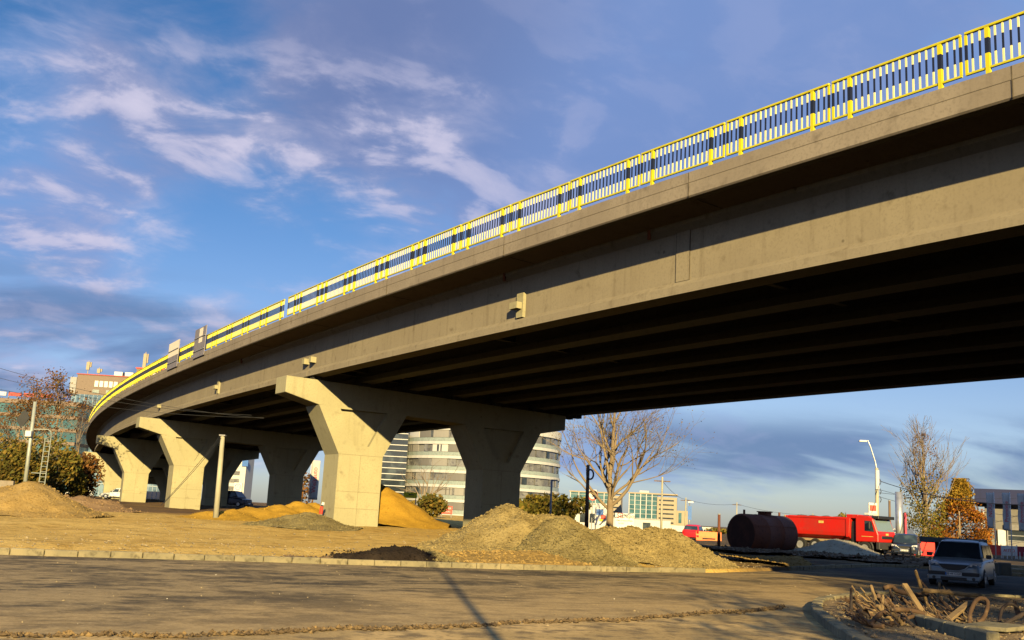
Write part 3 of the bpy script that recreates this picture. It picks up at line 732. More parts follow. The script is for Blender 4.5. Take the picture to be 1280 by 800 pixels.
# dark soil banks on the right of the lot
heap('soil_bank', 'low dark soil bank in front of the rusty tank', [pk(880, 686, 60, 2.2), pk(905, 691, 60, 2.4), pk(940, 696, 58, 2.6), pk(975, 695, 58, 2.4), pk(1000, 694, 59, 2.2)], SOIL, 600, (.03, .1), .2, group='dark soil banks', cat='soil bank')
heap('soil_bank', 'dark soil bank lying in front of the pale grey gravel heap', [pk(1085, 698, 58, 2.0), pk(1060, 701, 57, 2.2), pk(1110, 700, 58, 1.8), pk(1035, 703, 56, 2.0)], SOIL, 500, (.03, .1), .2, group='dark soil banks', cat='soil bank')
heap('soil_bank', 'low sunlit dirt bank at the kerb corner across the gap', [pk(965, 709, 44, 1.2), pk(985, 711, 43.6, 1.0), pk(945, 707, 45, 1.2)], SANDP, 300, (.02, .06), .12, group='dark soil banks', cat='soil bank')
heap('soil_bank', 'long brown soil ridge between the left sand heap and the bushes', [pk(105, 618, 60, 2.2), pk(82, 617, 62, 2.2), pk(60, 616, 63, 2.2), pk(130, 624, 60, 1.8)], heap_mat('brown_soil', (.26, .165, .085), (.32, .21, .11), (.16, .10, .055), 8, 1.0), 400, (.03, .09), .2, group='dark soil banks', cat='soil bank')

# ---------------------------------------------------------------- plants
BARK = M('bark', (.20, .15, .10), .95, [(3, 6, (.30, .24, .165), .42, .68, (1, 1, .3)), (12, 5, (.10, .075, .055), .5, .8)], (16, .5, .03), spec=.1)
BARKP = M('pale_bark', (.23, .175, .11), .9, [(.8, 6, (.19, .14, .085), .42, .66), (12, 5, (.15, .11, .08), .55, .8)], (16, .4, .02), spec=.1)
def leafmat(name, cols):
    m = bpy.data.materials.new(name); m.use_nodes = True; t = NG(m.node_tree); b = t.n['Principled BSDF']
    oi = t.new('ShaderNodeNewGeometry'); rnd = oi.outputs['Random Per Island']
    cr = t.new('ShaderNodeValToRGB'); t.put(cr.inputs[0], rnd)
    while len(cr.color_ramp.elements) < len(cols): cr.color_ramp.elements.new(.5)
    for i, c in enumerate(cols): cr.color_ramp.elements[i].position = i / (len(cols) - 1); cr.color_ramp.elements[i].color = (*c, 1)
    n = t.remap(t.noise(oi.outputs['Position'], .6, 4), .35, .65, .6, 1.15)
    hv = t.new('ShaderNodeHueSaturation'); t.put(hv.inputs['Color'], cr.outputs[0]); t.put(hv.inputs['Value'], n)
    t.put(b.inputs['Base Color'], hv.outputs[0]); b.inputs['Roughness'].default_value = .8; b.inputs['Specular IOR Level'].default_value = .15
    tr = t.new('ShaderNodeBsdfTranslucent'); t.put(tr.inputs[0], hv.outputs[0])
    mx = t.new('ShaderNodeMixShader'); mx.inputs[0].default_value = .25; t.l.new(b.outputs[0], mx.inputs[1]); t.l.new(tr.outputs[0], mx.inputs[2])
    out = [n_ for n_ in t.n if n_.type == 'OUTPUT_MATERIAL'][0]; t.l.new(mx.outputs[0], out.inputs[0]); return m
LFBUSH = leafmat('bush_leaves', [(.07, .085, .018), (.17, .145, .028), (.27, .17, .035), (.13, .11, .022)])
LFRED = leafmat('brown_leaves', [(.16, .07, .025), (.24, .11, .03), (.12, .06, .025), (.20, .13, .03)])
LFGOLD = leafmat('gold_leaves', [(.30, .125, .018), (.38, .15, .016), (.22, .085, .016), (.27, .075, .012)])
LFAMB = leafmat('amber_leaves', [(.36, .21, .025), (.44, .23, .025), (.28, .20, .03), (.24, .16, .025)])
LFYG = leafmat('yellowgreen_leaves', [(.18, .165, .025), (.26, .19, .03), (.11, .12, .02), (.30, .19, .035)])
LFDRY = leafmat('dry_leaves', [(.22, .15, .07), (.17, .12, .05), (.27, .18, .09), (.15, .13, .04)])
def leaf(b, p, s):
    a = Vector((random.gauss(0, 1), random.gauss(0, 1), random.gauss(0, 1))).normalized(); c = a.orthogonal().normalized(); e = a.cross(c); w = s * random.uniform(.45, .75)
    k = len(b.v); q = Vector(p)
    b.v += [tuple(q - c * s), tuple(q - e * w), tuple(q + c * s), tuple(q + e * w)]; b.f.append((k, k + 1, k + 2, k + 3)); b.m.append(0)
def grow(b, tips, p, d_, r, L, lev, up=.15, spread=.6, kids=(3, 5), minr=.006, wob=.14, nseg=5, sides=7, taper=.55):
    pts, rad = [Vector(p)], [r]; dd = Vector(d_).normalized(); q = Vector(p)
    for i in range(nseg):
        dd = (dd + Vector((random.gauss(0, wob), random.gauss(0, wob), random.gauss(0, wob) + up * .3))).normalized()
        q = q + dd * (L / nseg); pts.append(q.copy()); rad.append(max(minr, r * (1 - (1 - taper) * (i + 1) / nseg)))
    b.tube(pts, rad, max(3, sides), cap=False)
    if lev == 0:
        rad[-1] = minr; tips.append((pts[-1], dd)); tips.append((pts[len(pts) // 2], dd)); return
    n = random.randint(*kids)
    for i in range(n):
        f = random.uniform(.35, 1.0) if i else 1.0; k = min(nseg, max(1, round(f * nseg))); base = pts[k]
        az = random.uniform(0, 2 * math.pi); o = dd.orthogonal().normalized(); o = Matrix.Rotation(az, 3, dd) @ o
        nd = (dd * 1.0 + o * spread * random.uniform(.6, 1.3) * (1 if i else .5)).normalized()
        grow(b, tips, base, nd, max(minr, rad[k] * random.uniform(.55, .8)), L * random.uniform(.55, .85), lev - 1, up, spread, kids, minr, wob, max(3, nseg - 1), max(3, sides - 2), taper)
def build_tree(name, label, cat, loc, limbs, trunk, lev, mat, leafm, nleaf, lsize, group=None, up=.2, spread=.6, kids=(3, 4), minr=.008, jit=.25, wob=.14):
    """trunk: list of (point, radius); limbs: (start index or point, direction, radius, length)"""
    root = empty(name, loc, 0, label, cat, group)
    b = MB(); tips = []
    b.tube([p for p, r in trunk], [r for p, r in trunk], 10, cap=True)
    tm = b.build('trunk', mat, root, smooth=True, fix=False)
    for p, d_, r, L in limbs:
        lb = MB(); grow(lb, tips, p, d_, r, L, lev, up, spread, kids, minr, wob); lb.build('limb', mat, root, smooth=True, fix=False)
    if nleaf:
        c = MB()
        for i in range(nleaf):
            p, dd = random.choice(tips); leaf(c, p + Vector((random.gauss(0, jit), random.gauss(0, jit), random.gauss(0, jit))), random.uniform(*lsize))
        c.build('crown', leafm, root, fix=False)
    return root
# big bare tree behind the heaps
random.seed(21)
bt = at(762, 656, 84); bt.z = height(bt.x, bt.y)
T_ = [((0, 0, -.3), .38), ((0, 0, .4), .32), ((.02, 0, 1.5), .28), ((-.02, 0, 2.4), .26), ((.0, 0, 3.3), .21), ((-.1, .05, 4.6), .17), ((.05, 0, 6.5), .17), ((.1, .1, 9), .12), ((.15, 0, 11.5), .06)]
limbs = [((0, 0, 1.9), (-.95, .1, .75), .14, 4.2), ((0, 0, 2.2), (1, -.1, .55), .16, 4.8), ((0, 0, 2.9), (.85, .2, .8), .12, 4.4), ((0, 0, 3.6), (-.8, -.2, .8), .11, 3.8), ((0, 0, 3.0), (-.45, .3, .95), .13, 3.8), ((0, 0, 3.2), (.45, -.3, 1.0), .13, 4.0),
         ((-.1, .05, 4.4), (-.45, -.3, .95), .13, 4.0), ((-.1, .05, 4.8), (.35, .4, .95), .13, 3.8), ((0, 0, 6.2), (-.5, .2, .9), .10, 3.2), ((0, 0, 6.6), (.6, -.1, .8), .10, 3.2), ((.1, .1, 8.4), (-.5, 0, .8), .08, 2.4), ((.1, .1, 8.8), (.5, .1, .8), .08, 2.4), ((.0, 0, 2.6), (.2, -.7, .7), .12, 3.2), ((0, 0, 3.5), (-.2, .8, .7), .12, 3.2)]
build_tree('bare_tree', 'large nearly leafless tree with pale limbs behind the gravel heaps', 'tree', bt, limbs, T_, 3, BARKP, LFDRY, 1700, (.05, .10), spread=.78, up=.26, kids=(3, 5), minr=.007, jit=.2)

def bush(name, label, loc, sx, sy, sz, mat, n, ls, group=None, cat='bush', lumps=7, stems=True, trunk_h=0):
    root = empty(name, loc, 0, label, cat, group)
    cs = []
    for i in range(lumps):
        a = random.uniform(0, 2 * math.pi); rr = random.uniform(.15, .75); z = random.uniform(.2, .8)
        cs.append((math.cos(a) * rr * sx, math.sin(a) * rr * sy, trunk_h + z * sz, random.uniform(.28, .5)))
    b = MB()
    for i in range(n):
        x, y, z, k = random.choice(cs); v = Vector((random.gauss(0, 1), random.gauss(0, 1), random.gauss(0, 1))).normalized() * random.uniform(.35, 1.05) ** .6
        p = (x + v.x * k * sx, y + v.y * k * sy, max(.03, z + v.z * k * sz * .8)); leaf(b, p, random.uniform(*ls))
    b.build('foliage', mat, root, fix=False)
    t = MB()
    for i in range(6 if stems else 0):
        c = random.choice(cs); t.tube([(random.gauss(0, .1) * sx, random.gauss(0, .1) * sy, -.2), (c[0] * .5, c[1] * .5, c[2] * .5), (c[0], c[1], c[2] + .2)], [.07, .05, .02], 5)
    if trunk_h: t.tube([(0, 0, -.3), (0, 0, trunk_h + sz * .3)], [.25, .12], 8)
    if t.v: t.build('trunk' if trunk_h else 'stem', BARK, root, smooth=True, fix=False)
    return root
random.seed(5)
def gz_at(x, Y): X = at(x, 640, Y).x; return (X, Y, height(X, Y) - .05)
def htop(x, y, Y): return at(x, y, Y).z
BG = 'bushes at the left edge of the lot'
for x, ytop, Y, w, lab, mt in [(6, 540, 82, 3.6, 'leftmost tall green and yellow bush behind the left sand heap', LFBUSH), (24, 556, 79, 2.6, 'low olive bush right beside the leaning ladder post', LFBUSH), (50, 552, 84, 3.0, 'green bush just right of the leaning ladder post', LFBUSH), (72, 548, 88, 3.0, 'yellowish bush below the bare brown trees', LFYG), (92, 566, 90, 2.4, 'orange brown bush near the left end of the bridge', LFRED)]:
    L = gz_at(x, Y); h = htop(x, ytop, Y) - L[2]; bush('bush', lab, L, w, w * .8, h, mt, 2600, (.10, .2), BG)
for x, ytop, Y, w, lab, mt, n in [(532, 620, 118, 3.2, 'green bush behind the small red sign', LFBUSH, 1200), (668, 616, 105, 3.0, 'olive bush right of the shaded column', LFYG, 1500), (700, 618, 108, 3.4, 'yellowish bush left of the wooden pole with a coil', LFYG, 1700),
                                  (648, 624, 112, 2.2, 'small bush half hidden behind the gravel ridge', LFYG, 900), (890, 660, 190, 4.5, 'pale yellow green shrub beyond the red hatchback', LFYG, 700), (1056, 644, 150, 2.4, 'small round tree showing over the red truck', LFYG, 500),
                                  (905, 664, 210, 4.0, 'distant shrub left of the rusty tank', LFYG, 500), (375, 586, 170, 3.0, 'brownish shrub behind the white flags', LFRED, 500)]:
    L = gz_at(x, Y); h = htop(x, ytop, Y) - L[2]; bush('bush', lab, L, w, w * .8, h, mt, n, (.16, .32), 'bushes and shrubs beyond the lot')
# bare brown trees left
random.seed(11)
for x, ytop, Y, lab, lm, nl in [(57, 474, 96, 'tall bare brown tree in front of the glass office tower', LFRED, 2600), (30, 480, 104, 'bare twiggy tree in front of the teal office block', LFRED, 1100), (88, 500, 160, 'thin bare tree beside the left end of the bridge', LFRED, 700), (10, 505, 100, 'bare tree at the left picture edge behind the bushes', LFRED, 1200)]:
    L = gz_at(x, Y); h = htop(x, ytop, Y) - L[2]
    tr = [((0, 0, -.3), .2), ((.05, 0, h * .3), .15), ((-.05, 0, h * .6), .09), ((.05, 0, h * .92), .02)]
    lb = [((random.uniform(-.05, .05), 0, h * f), (math.cos(a) * .6, math.sin(a) * .6, .8), .07 * (1.2 - f), h * .28 * (1.3 - f)) for f, a in [(f_, random.uniform(0, 6.28)) for f_ in (.22, .28, .34, .4, .46, .52, .58, .65, .72, .8)]]
    build_tree('bare_tree', lab, 'tree', L, lb, tr, 2, BARK, lm, nl, (.07, .14), 'bare trees at the left', minr=.012, jit=.35)
L = gz_at(528, 128); build_tree('bare_tree', 'small leafless tree in front of the striped round office', 'tree', L, [((0, 0, 1.2), (.6, 0, .8), .1, 2.8), ((0, 0, 1.4), (-.6, .2, .8), .1, 2.6), ((0, 0, 2), (.1, .3, 1), .1, 2.6), ((0, 0, 1.6), (.9, 0, .5), .07, 3.0), ((0, 0, 1.8), (-.2, -.4, .9), .08, 2.4)], [((0, 0, -.3), .2), ((0, 0, 1.5), .15), ((.1, 0, 3.5), .05)], 2, BARK, None, 0, (.1, .1), minr=.015)
# poplar and golden tree right
random.seed(3)
L = gz_at(1155, 112); h = htop(1150, 536, 112) - L[2]
tr = [((0, 0, -.3), .34), ((0, 0, h * .15), .26), ((.1, 0, h * .5), .15), ((0, 0, h * .97), .02)]
lb = [((0, 0, h * f), (math.cos(a) * .42, math.sin(a) * .42, 1), .10 * (1.15 - f), h * .34 * (1.25 - f)) for f, a in [(.12 + .034 * i, i * 2.4) for i in range(24)]]
pop = build_tree('poplar_tree', 'tall slender poplar thinning to bare twigs at its top', 'tree', L, lb, tr, 2, BARK, LFRED, 0, (.1, .2), up=.4, spread=.4, minr=.014, jit=.3)
cl, cu = MB(), MB()
for i in range(9000):
    z = h * (.06 + .90 * random.random() ** 1.35); rr = 2.5 * math.sqrt(max(.02, math.sin(math.pi * min(1, (z / h) * .9 + .12)))) * random.uniform(.05, 1) ** .6; a = random.uniform(0, 6.28)
    if mnoise.noise(Vector((math.cos(a) * rr * .9, math.sin(a) * rr * .9, z * .8))) < -.12: continue
    up_ = z / h + random.gauss(0, .10) > .52
    if up_ and random.random() < .35: continue
    leaf(cu if up_ else cl, (math.cos(a) * rr, math.sin(a) * rr, z), random.uniform(.05, .11) if up_ else random.uniform(.08, .16))
cl.build('crown', LFYG, pop, fix=False); cu.build('upper_crown', LFRED, pop, fix=False)
L = gz_at(1198, 118); h = htop(1205, 598, 118) - L[2]
gt = empty('golden_tree', L, 0, 'dense golden orange tree beside the grey showroom', 'tree')
tb_ = MB(); tb_.tube([(0, 0, -.3), (0, 0, h * .3), (.2, 0, h * .85)], [.28, .2, .04], 8)
for i in range(14):
    z = h * (.12 + .05 * i); a = i * 2.4; q = (1 - z / h) * 3.0 + .4; tb_.tube([(0, 0, z), (math.cos(a) * q * .5, math.sin(a) * q * .5, z + .5), (math.cos(a) * q, math.sin(a) * q, z + 1.2)], [.09, .06, .02], 5)
tb_.build('trunk', BARK, gt, smooth=True, fix=False)
c1, c2 = MB(), MB()
def gr_(t): return (3.3 if t < .30 else 3.3 - (t - .30) * 4.6) if t < .62 else max(.35, 1.78 - (t - .62) * 3.0)
lumps = [(random.uniform(0, 6.28), random.uniform(.03, .97)) for _ in range(70)]
for i in range(17000):
    a0, t0 = random.choice(lumps); t = min(.99, max(.02, t0 + random.gauss(0, .045))); r0 = gr_(t0)
    a = a0 + random.gauss(0, .34); rr = r0 * random.uniform(.55, 1.08) * (1 + .12 * math.sin(a0 * 5 + t0 * 9)); x, y, z = math.cos(a) * rr + .35 * t, math.sin(a) * rr, h * t
    leaf(c2 if t + random.gauss(0, .06) > .68 else c1, (x, y, z), random.uniform(.08, .17))
c1.build('crown', LFGOLD, gt, fix=False); c2.build('upper_crown', LFAMB, gt, fix=False)
#PART3
# ---------------------------------------------------------------- posts, lamps, signs
def HZ(x, Y): X = at(x, 640, Y).x; return X, height(X, Y)
def base_at(x, Y): X, z = HZ(x, Y); return Vector((X, Y, z))
CPOLE = M('concrete_pole', (.40, .37, .27), .9, [(3, 5, (.30, .28, .20), .4, .7, (1, 1, .3))], (14, .3, .02))
GREENP = flat('greygreen_steel', (.33, .36, .33), .5, .3)
# leaning ladder post at the left
p = base_at(27, 62); top = at(44, 502, 61.5); r = empty('lamp_post', p, 0, 'leaning grey steel post with ladder and dark tilted panel at the left', 'post')
q = top - p; MB().tube([(0, 0, -.2), q], [.13, .10], 10).build('pole', GREENP, r, smooth=True)
b = MB(); x0 = .78
b.tube([(x0, 0, -.2), (x0 + .02, 0, 4.1)], .030, 6)
b.tube([(x0 + .36, 0, -.2), (x0 + .36, 0, 4.25), (x0 + .30, 0, 4.5), (x0 + .12, 0, 4.62), (q.x * .72, q.y * .72, q.z * .735)], .030, 6)
for i in range(13): b.tube([(x0, 0, .3 + i * .3), (x0 + .36, 0, .3 + i * .3)], .018, 5)
b.tube([(.25, 0, 2.0), (x0 + .38, 0, 2.0)], .028, 6)
b.build('ladder', GREENP, r)
b = MB(); c_ = at(29, 523, 61.3) - p
b.tube([q * .60, q * .62 + Vector((-.35, -.1, .2)), c_ + Vector((0, 0, -.45))], .025, 6); b.build('arm', GREENP, r)
b = MB(); b.add([(c_.x - .42, c_.y, c_.z - .1), (c_.x - .05, c_.y, c_.z - .6), (c_.x + .36, c_.y, c_.z + .05), (c_.x + .05, c_.y, c_.z + .55)] + [(c_.x - .42, c_.y + .06, c_.z - .1), (c_.x - .05, c_.y + .06, c_.z - .6), (c_.x + .36, c_.y + .06, c_.z + .05), (c_.x + .05, c_.y + .06, c_.z + .55)], [(0, 1, 2, 3), (7, 6, 5, 4), (0, 4, 5, 1), (1, 5, 6, 2), (2, 6, 7, 3), (3, 7, 4, 0)]); b.build('panel', BLACK, r)
c_ = at(36, 542, 61.4) - p; MB().box(tuple(c_), (.34, .2, .34)).build('box', WHITE, r)
# grey pole under the bridge
p = gnd(271, 637, .62); p = at(271, 637, 52); top = at(278.5, 545, 52)
r = empty('utility_pole', p, 0, 'leaning grey concrete pole standing in front of the second pier', 'utility pole')
MB().tube([(0, 0, -.6), tuple(top - p)], [.15, .105], 10).build('pole', CPOLE, r, smooth=True); t = top - p; MB().box((t.x, t.y, t.z + .03), (.3, .3, .06)).build('cap', GREYM, r)
pole_top = top
# wood pole with a coil
p = base_at(733, 72); h = htop(732, 581, 72) - p.z
r = empty('utility_pole', p, 0, 'dark wooden pole with a coil of cable near its top, left of the bare tree', 'utility pole')
MB().tube([(.05, 0, -.3), (0, 0, h)], [.15, .11], 9).build('pole', WOODD, r, smooth=True)
zc = htop(735, 593, 72) - p.z; MB().tube([(.16 + .22 * math.cos(a), -.16, zc + .33 * math.sin(a)) for a in [i * math.pi / 12 for i in range(25)]], .06, 6).build('cable_coil', BLACK, r)
for x, yt, Y, r0, mt, lab in [(857, 622, 150, .12, CPOLE, 'tall thin concrete pole left of the red hatchback'), (827, 596, 96, .11, CPOLE, 'thin concrete pole just right of the bare tree trunk'), (899, 643, 74, .12, RUST, 'short rusty post left of the rusty tank'), (1112, 626, 92, .13, WOODD, 'dark wooden pole behind the truck cab'),
                              (1016, 642, 160, .10, CPOLE, 'distant pale pole between the tank and the truck'), (921, 628, 170, .10, CPOLE, 'distant thin pole left of the rusty tank'), (1199, 640, 108, .09, WOODL, 'short pale post in front of the golden tree'), (688, 600, 80, .09, GREYM, 'thin grey lamp pole behind the gravel ridge'), (1091, 640, 140, .08, WOODD, 'faint dark pole left of the street lamp')]:
    p = base_at(x, Y); h = htop(x, yt, Y) - p.z; r = empty('pole', p, 0, lab, 'pole')
    MB().tube([(0, 0, -.3), (0, 0, h)], [r0, r0 * .8], 8).build('shaft', mt, r, smooth=True)
    if x in (857, 827, 921, 1016): MB().box((0, 0, h - .4), (1.5, .1, .1)).build('crossarm', WOODD, r)
    elif x == 688: MB().box((.2, 0, h), (.5, .18, .1)).build('lamp_head', GREYM, r)
    else: MB().tube([(0, 0, h - .02), (0, 0, h + .05)], r0 * .9, 8).build('cap', GREYM, r)
p = base_at(862, 140); h = htop(863, 628, 140) - p.z
r = empty('lamp_post', p, 0, 'small street lamp with a blue banner beside the red hatchback', 'street lamp')
MB().tube([(0, 0, -.3), (0, 0, h)], [.09, .06], 8).build('pole', STEEL, r, smooth=True); MB().box((.1, 0, h + .05), (.7, .3, .2)).build('lamp_head', WHITE, r); MB().box((.0, -.12, h - 1.4), (.5, .04, 1.8)).build('banner', BLUES, r)
# the street lamp right
p = base_at(1096, 92); zt = htop(1097, 585, 92) - p.z
r = empty('street_lamp', p, 0, 'tall concrete street lamp with curved arm behind the red truck', 'street lamp')
MB().tube([(0, 0, -.3), (.05, 0, zt)], [.19, .14], 10).build('pole', CPOLE, r, smooth=True)
b = MB(); e = at(1082, 551, 92) - p; m1 = at(1094, 577, 92) - p; m2 = at(1088, 558, 92) - p
b.tube([(.05, 0, zt - .5), (0.02, 0, zt + .05), m1, m2, e + Vector((.2, 0, .05)), e], [.08, .08, .065, .06, .055, .05], 8); b.build('arm', STEEL, r, smooth=True)
MB().tube([(.05, -.1, zt - 1.9), (.05, -.1, zt - .2)], .175, 10).build('sleeve', WHITE, r)
MB().box((e.x - .25, e.y, e.z - .03), (.75, .32, .16), tap=.8).build('lamp_head', WHITE, r, bevel=.03)
s_ = at(1091, 643, 91.6) - p; b = MB().box(tuple(s_), (.75, .12, 2.0)); sg = b.build('sign', WHITE, r); MB().box((s_.x, s_.y - .07, s_.z + .55), (.6, .02, .5)).build('red_square', REDS, sg); 
lettering('CASA', .30, BLUES, sg, (s_.x, s_.y - .07, s_.z - .35), (R(90), R(-90), 0))
lamp_top = p + Vector((0, 0, zt))
for k, (yy, dx_) in enumerate(((600, .35), (612, .3), (622, .35))):
    c_ = at(1098, yy, 91.7) - p; MB().tube([(.1, 0, c_.z), (.3, -.05, c_.z + .1), (.4, -.05, c_.z - .15), (.3, -.05, c_.z - .4)], .035, 6).build('insulator', BLACK, r)
def wire(a, c, sag, label, rad=.018, grp='overhead wires'):
    a, c = Vector(a), Vector(c); L = [a.lerp(c, i / 14) - Vector((0, 0, sag * 4 * (i / 14) * (1 - i / 14))) for i in range(15)]
    o = Vector(a); b = MB(); b.tube([q - o for q in L], rad, 5); return tag(b.build('overhead_wire', BLACK, loc=o), label, 'wire', grp)
WL = 'overhead wire running right from the tall concrete street lamp'
wire(at(1099, 601, 92), at(1330, 632, 60), .6, WL, .03); wire(at(1099, 612, 92), at(1330, 650, 100), .5, WL); wire(at(1099, 621, 92), at(1330, 655, 110), .7, WL); wire(at(1099, 616, 92), at(1330, 618, 110), .5, WL)
wire(pole_top, at(205, 629, 49), .1, 'pair of taut stay wires from the top of the leaning grey pole', .012, 'stay wires'); wire(pole_top + Vector((-.12, 0, 0)), at(201, 632, 50), .1, 'pair of taut stay wires from the top of the leaning grey pole', .012, 'stay wires')
WL = 'thin cable crossing the dark sky at the far left'
for a, c in (((-40, 448, 60), (330, 523, 60)), ((-40, 462, 60), (315, 519, 62)), ((-40, 478, 62), (330, 522, 64))): wire(at(*a), at(*c), .5, WL, .012, 'thin cables at the left')
WL = 'faint wire strung between the distant poles'
for a, c in (((857, 624, 150), (921, 630, 170)), ((921, 630, 170), (1016, 644, 160)), ((827, 600, 96), (857, 624, 150))): wire(at(*a), at(*c), .4, WL, .02, 'wires between the distant poles')
# silver pylon with red blade
p = base_at(1124, 84); h = htop(1125, 615, 84) - p.z
r = empty('pylon', p, 0, 'shiny silver cylinder pylon with a red blade beside the truck', 'pylon')
MB().tube([(0, 0, -.2), (0, 0, h)], .30, 16).build('cylinder', STEEL, r, smooth=True); h2 = htop(1130, 641, 84) - p.z; MB().box((.42, 0, h2 / 2), (.16, .5, h2)).build('blade', flat('red_blade', (.45, .02, .07), .4), r)
# round speed sign on the pole behind the heaps
p = base_at(740, 88); zs = htop(740, 619, 88) - p.z
r = empty('speed_sign', p, 0, 'round red ringed traffic sign on a thin post left of the bare tree', 'traffic sign')
MB().tube([(0, 0, -.2), (0, 0, zs + .3)], .04, 6).build('post', GREYM, r)
b = MB(); b.tube([(0, -.05, zs), (0, -.08, zs)], .44, 20); dk = b.build('disc', REDS, r); b = MB(); b.tube([(0, -.081, zs), (0, -.09, zs)], .31, 20); b.build('face', WHITE, dk)
lettering('5', .45, flat('sign_black', (.02, .02, .02), .6), dk, (0, -.1, zs), (R(90), 0, 0))
# banners near the white hall
def hoarding(x0, y0, x1, y1, Y, name, label, mat, deep=.12, legs=True, cat='sign'):
    a, c = at(x0, y0, Y), at(x1, y1, Y); w = c.x - a.x; hh = a.z - c.z; gx_ = (a.x + c.x) / 2; gz = height(gx_, Y)
    r = empty(name, (gx_, Y, gz), 0, label, cat); zc = (a.z + c.z) / 2 - gz
    MB().box((0, 0, zc), (w, deep, hh)).build('panel', mat, r, bevel=.01)
    if legs:
        for sx in (-1, 1): MB().tube([(sx * w * .42, deep * .8, -.2), (sx * w * .42, deep * .8, zc)], .05, 6).build('post', GREYM, r)
    return r, w, hh, zc
SB = flat('sign_black', (.02, .02, .02), .6)
r, w, hh, zc = hoarding(769, 641, 792, 661, 94, 'banner', 'white banner with red and black lettering right of the bare tree trunk', WHITE)
lettering('SE', .62, REDS, r, (-.42, -.08, zc + .42), (R(90), 0, 0)); lettering('Depot', .50, SB, r, (.40, -.08, zc + .42), (R(90), 0, 0))
lettering('Mese si scaune Piatra', .17, SB, r, (0, -.08, zc + .02), (R(90), 0, 0)); lettering('Tel. 021', .16, SB, r, (-.3, -.08, zc - .25), (R(90), 0, 0))
MB().box((.5, -.07, zc - .5), (.5, .02, .22)).build('printed_picture', SB, r)
r, w, hh, zc = hoarding(744, 629, 758, 657, 100, 'poster', 'tall white poster with blue, red and yellow picture left of the tree trunk', WHITE)
b = MB()
MB().box((-.1, -.07, zc + .2), (w * .6, .02, .55)).build('printed_blue', BLUES, r); MB().box((.25, -.072, zc - .25), (w * .4, .02, .4)).build('printed_red', REDS, r); MB().box((.05, -.074, zc - .55), (w * .3, .02, .2)).build('printed_yellow', YEL, r)
r, w, hh, zc = hoarding(551, 632, 565, 643, 126, 'small_sign', 'small red sign with white lettering beside the tall sand heap', REDS)
lettering('SANTIER', .30, WHITE, r, (0, -.07, zc + .2), (R(90), 0, 0)); lettering('IN LUCRU', .22, WHITE, r, (0, -.07, zc - .2), (R(90), 0, 0))
r, w, hh, zc = hoarding(505, 615, 521, 623, 100, 'small_sign', 'small yellow sign with dark mark behind the tall sand heap', YEL)
MB().box((.1, -.07, zc + .05), (.55, .02, .08)).build('dark_mark', SB, r)
r, w, hh, zc = hoarding(1106, 660, 1141, 668, 110, 'shop_sign', 'wide dark blue sign with pale lettering behind the silver pylon', flat('navy_sign', (.03, .05, .12), .5), .4)
lettering('PVC', .6, WHITE, r, (-.9, -.22, zc), (R(90), 0, 0), .02)
# white flags
FLAGW = flat('flag_cloth', (.46, .445, .42), .7, var=.12)
def flag(x, yb, yt, Y, label, txt, w=.75, f0=.0, f1=.62, cat='flag', side=-1, grp=None, lean=0):
    p = base_at(x, Y); zb = htop(x, yb, Y) - p.z if yb else 0; h = htop(x, yt, Y) - p.z
    r = empty('flag', p, 0, label, cat, grp)
    MB().tube([(0, 0, -.2), (0, 0, h)], [.05, .035], 8).build('pole', WHITE, r, smooth=True)
    c = MB(); n = 14; z0, z1 = h * (1 - f1), h * .985
    for i in range(n + 1):
        z = z0 + (z1 - z0) * i / n
        for j in range(5): xx = side * (.06 + w * j / 4); c.v.append((xx, .05 * math.sin(i * .8 + j * .9), z + .04 * j * 0))
    for i in range(n):
        for j in range(4): k = i * 5 + j; c.f.append((k, k + 1, k + 6, k + 5)); c.m.append(0)
    o = c.build('cloth', FLAGW, r, smooth=True, fix=False); md_ = o.modifiers.new('thick', 'SOLIDIFY'); md_.thickness = .012
    if txt: lettering(txt, w * .78, flat('flag_red', (.6, .03, .05), .6), o, (side * (.06 + w / 2), -.075, (z0 + z1) / 2), (R(90), R(-90), 0), .004)
    return r
GF = 'white flags beyond the bridge'
flag(384, 0, 574, 130, 'white flag with red upright lettering nearest the main pier', 'Weltauto', 1.05, side=1, f1=.80, grp=GF)
flag(363, 0, 574, 134, 'plain white flag on the middle pole of the three beyond the bridge', None, .7, side=1, f1=.55, grp=GF)
flag(350, 0, 588, 128, 'white and red flag partly hidden behind the shaded column', 'Weltauto', .8, side=1, f1=.70, grp=GF)
GF2 = 'white flags in front of the showroom'
flag(1243, 0, 615, 82, 'leftmost white flag before the showroom, with blank grey face', 'NOU', .55, grp=GF2, f1=.55); flag(1263, 0, 615, 82, 'middle white flag before the showroom with red lettering', 'Promotie', .55, grp=GF2, f1=.58); flag(1282, 0, 616, 82, 'white flag cut by the right picture edge', 'Promotie', .55, grp=GF2, f1=.58)
# small red and white marker by the pier
p = at(401, 640, 53.5); r = empty('marker', p, 0, 'tiny red and white marker leaning on the shaded side of the nearest pier', 'marker')
MB().tube([(0, 0, -.1), (.03, 0, .28)], [.10, .08], 8).build('body', REDS, r); MB().tube([(.03, 0, .28), (.06, 0, .36)], .055, 8).build('neck', BLACK, r); MB().tube([(.07, 0, .36), (.1, 0, .50)], [.09, .07], 8).build('lamp', WHITE, r)

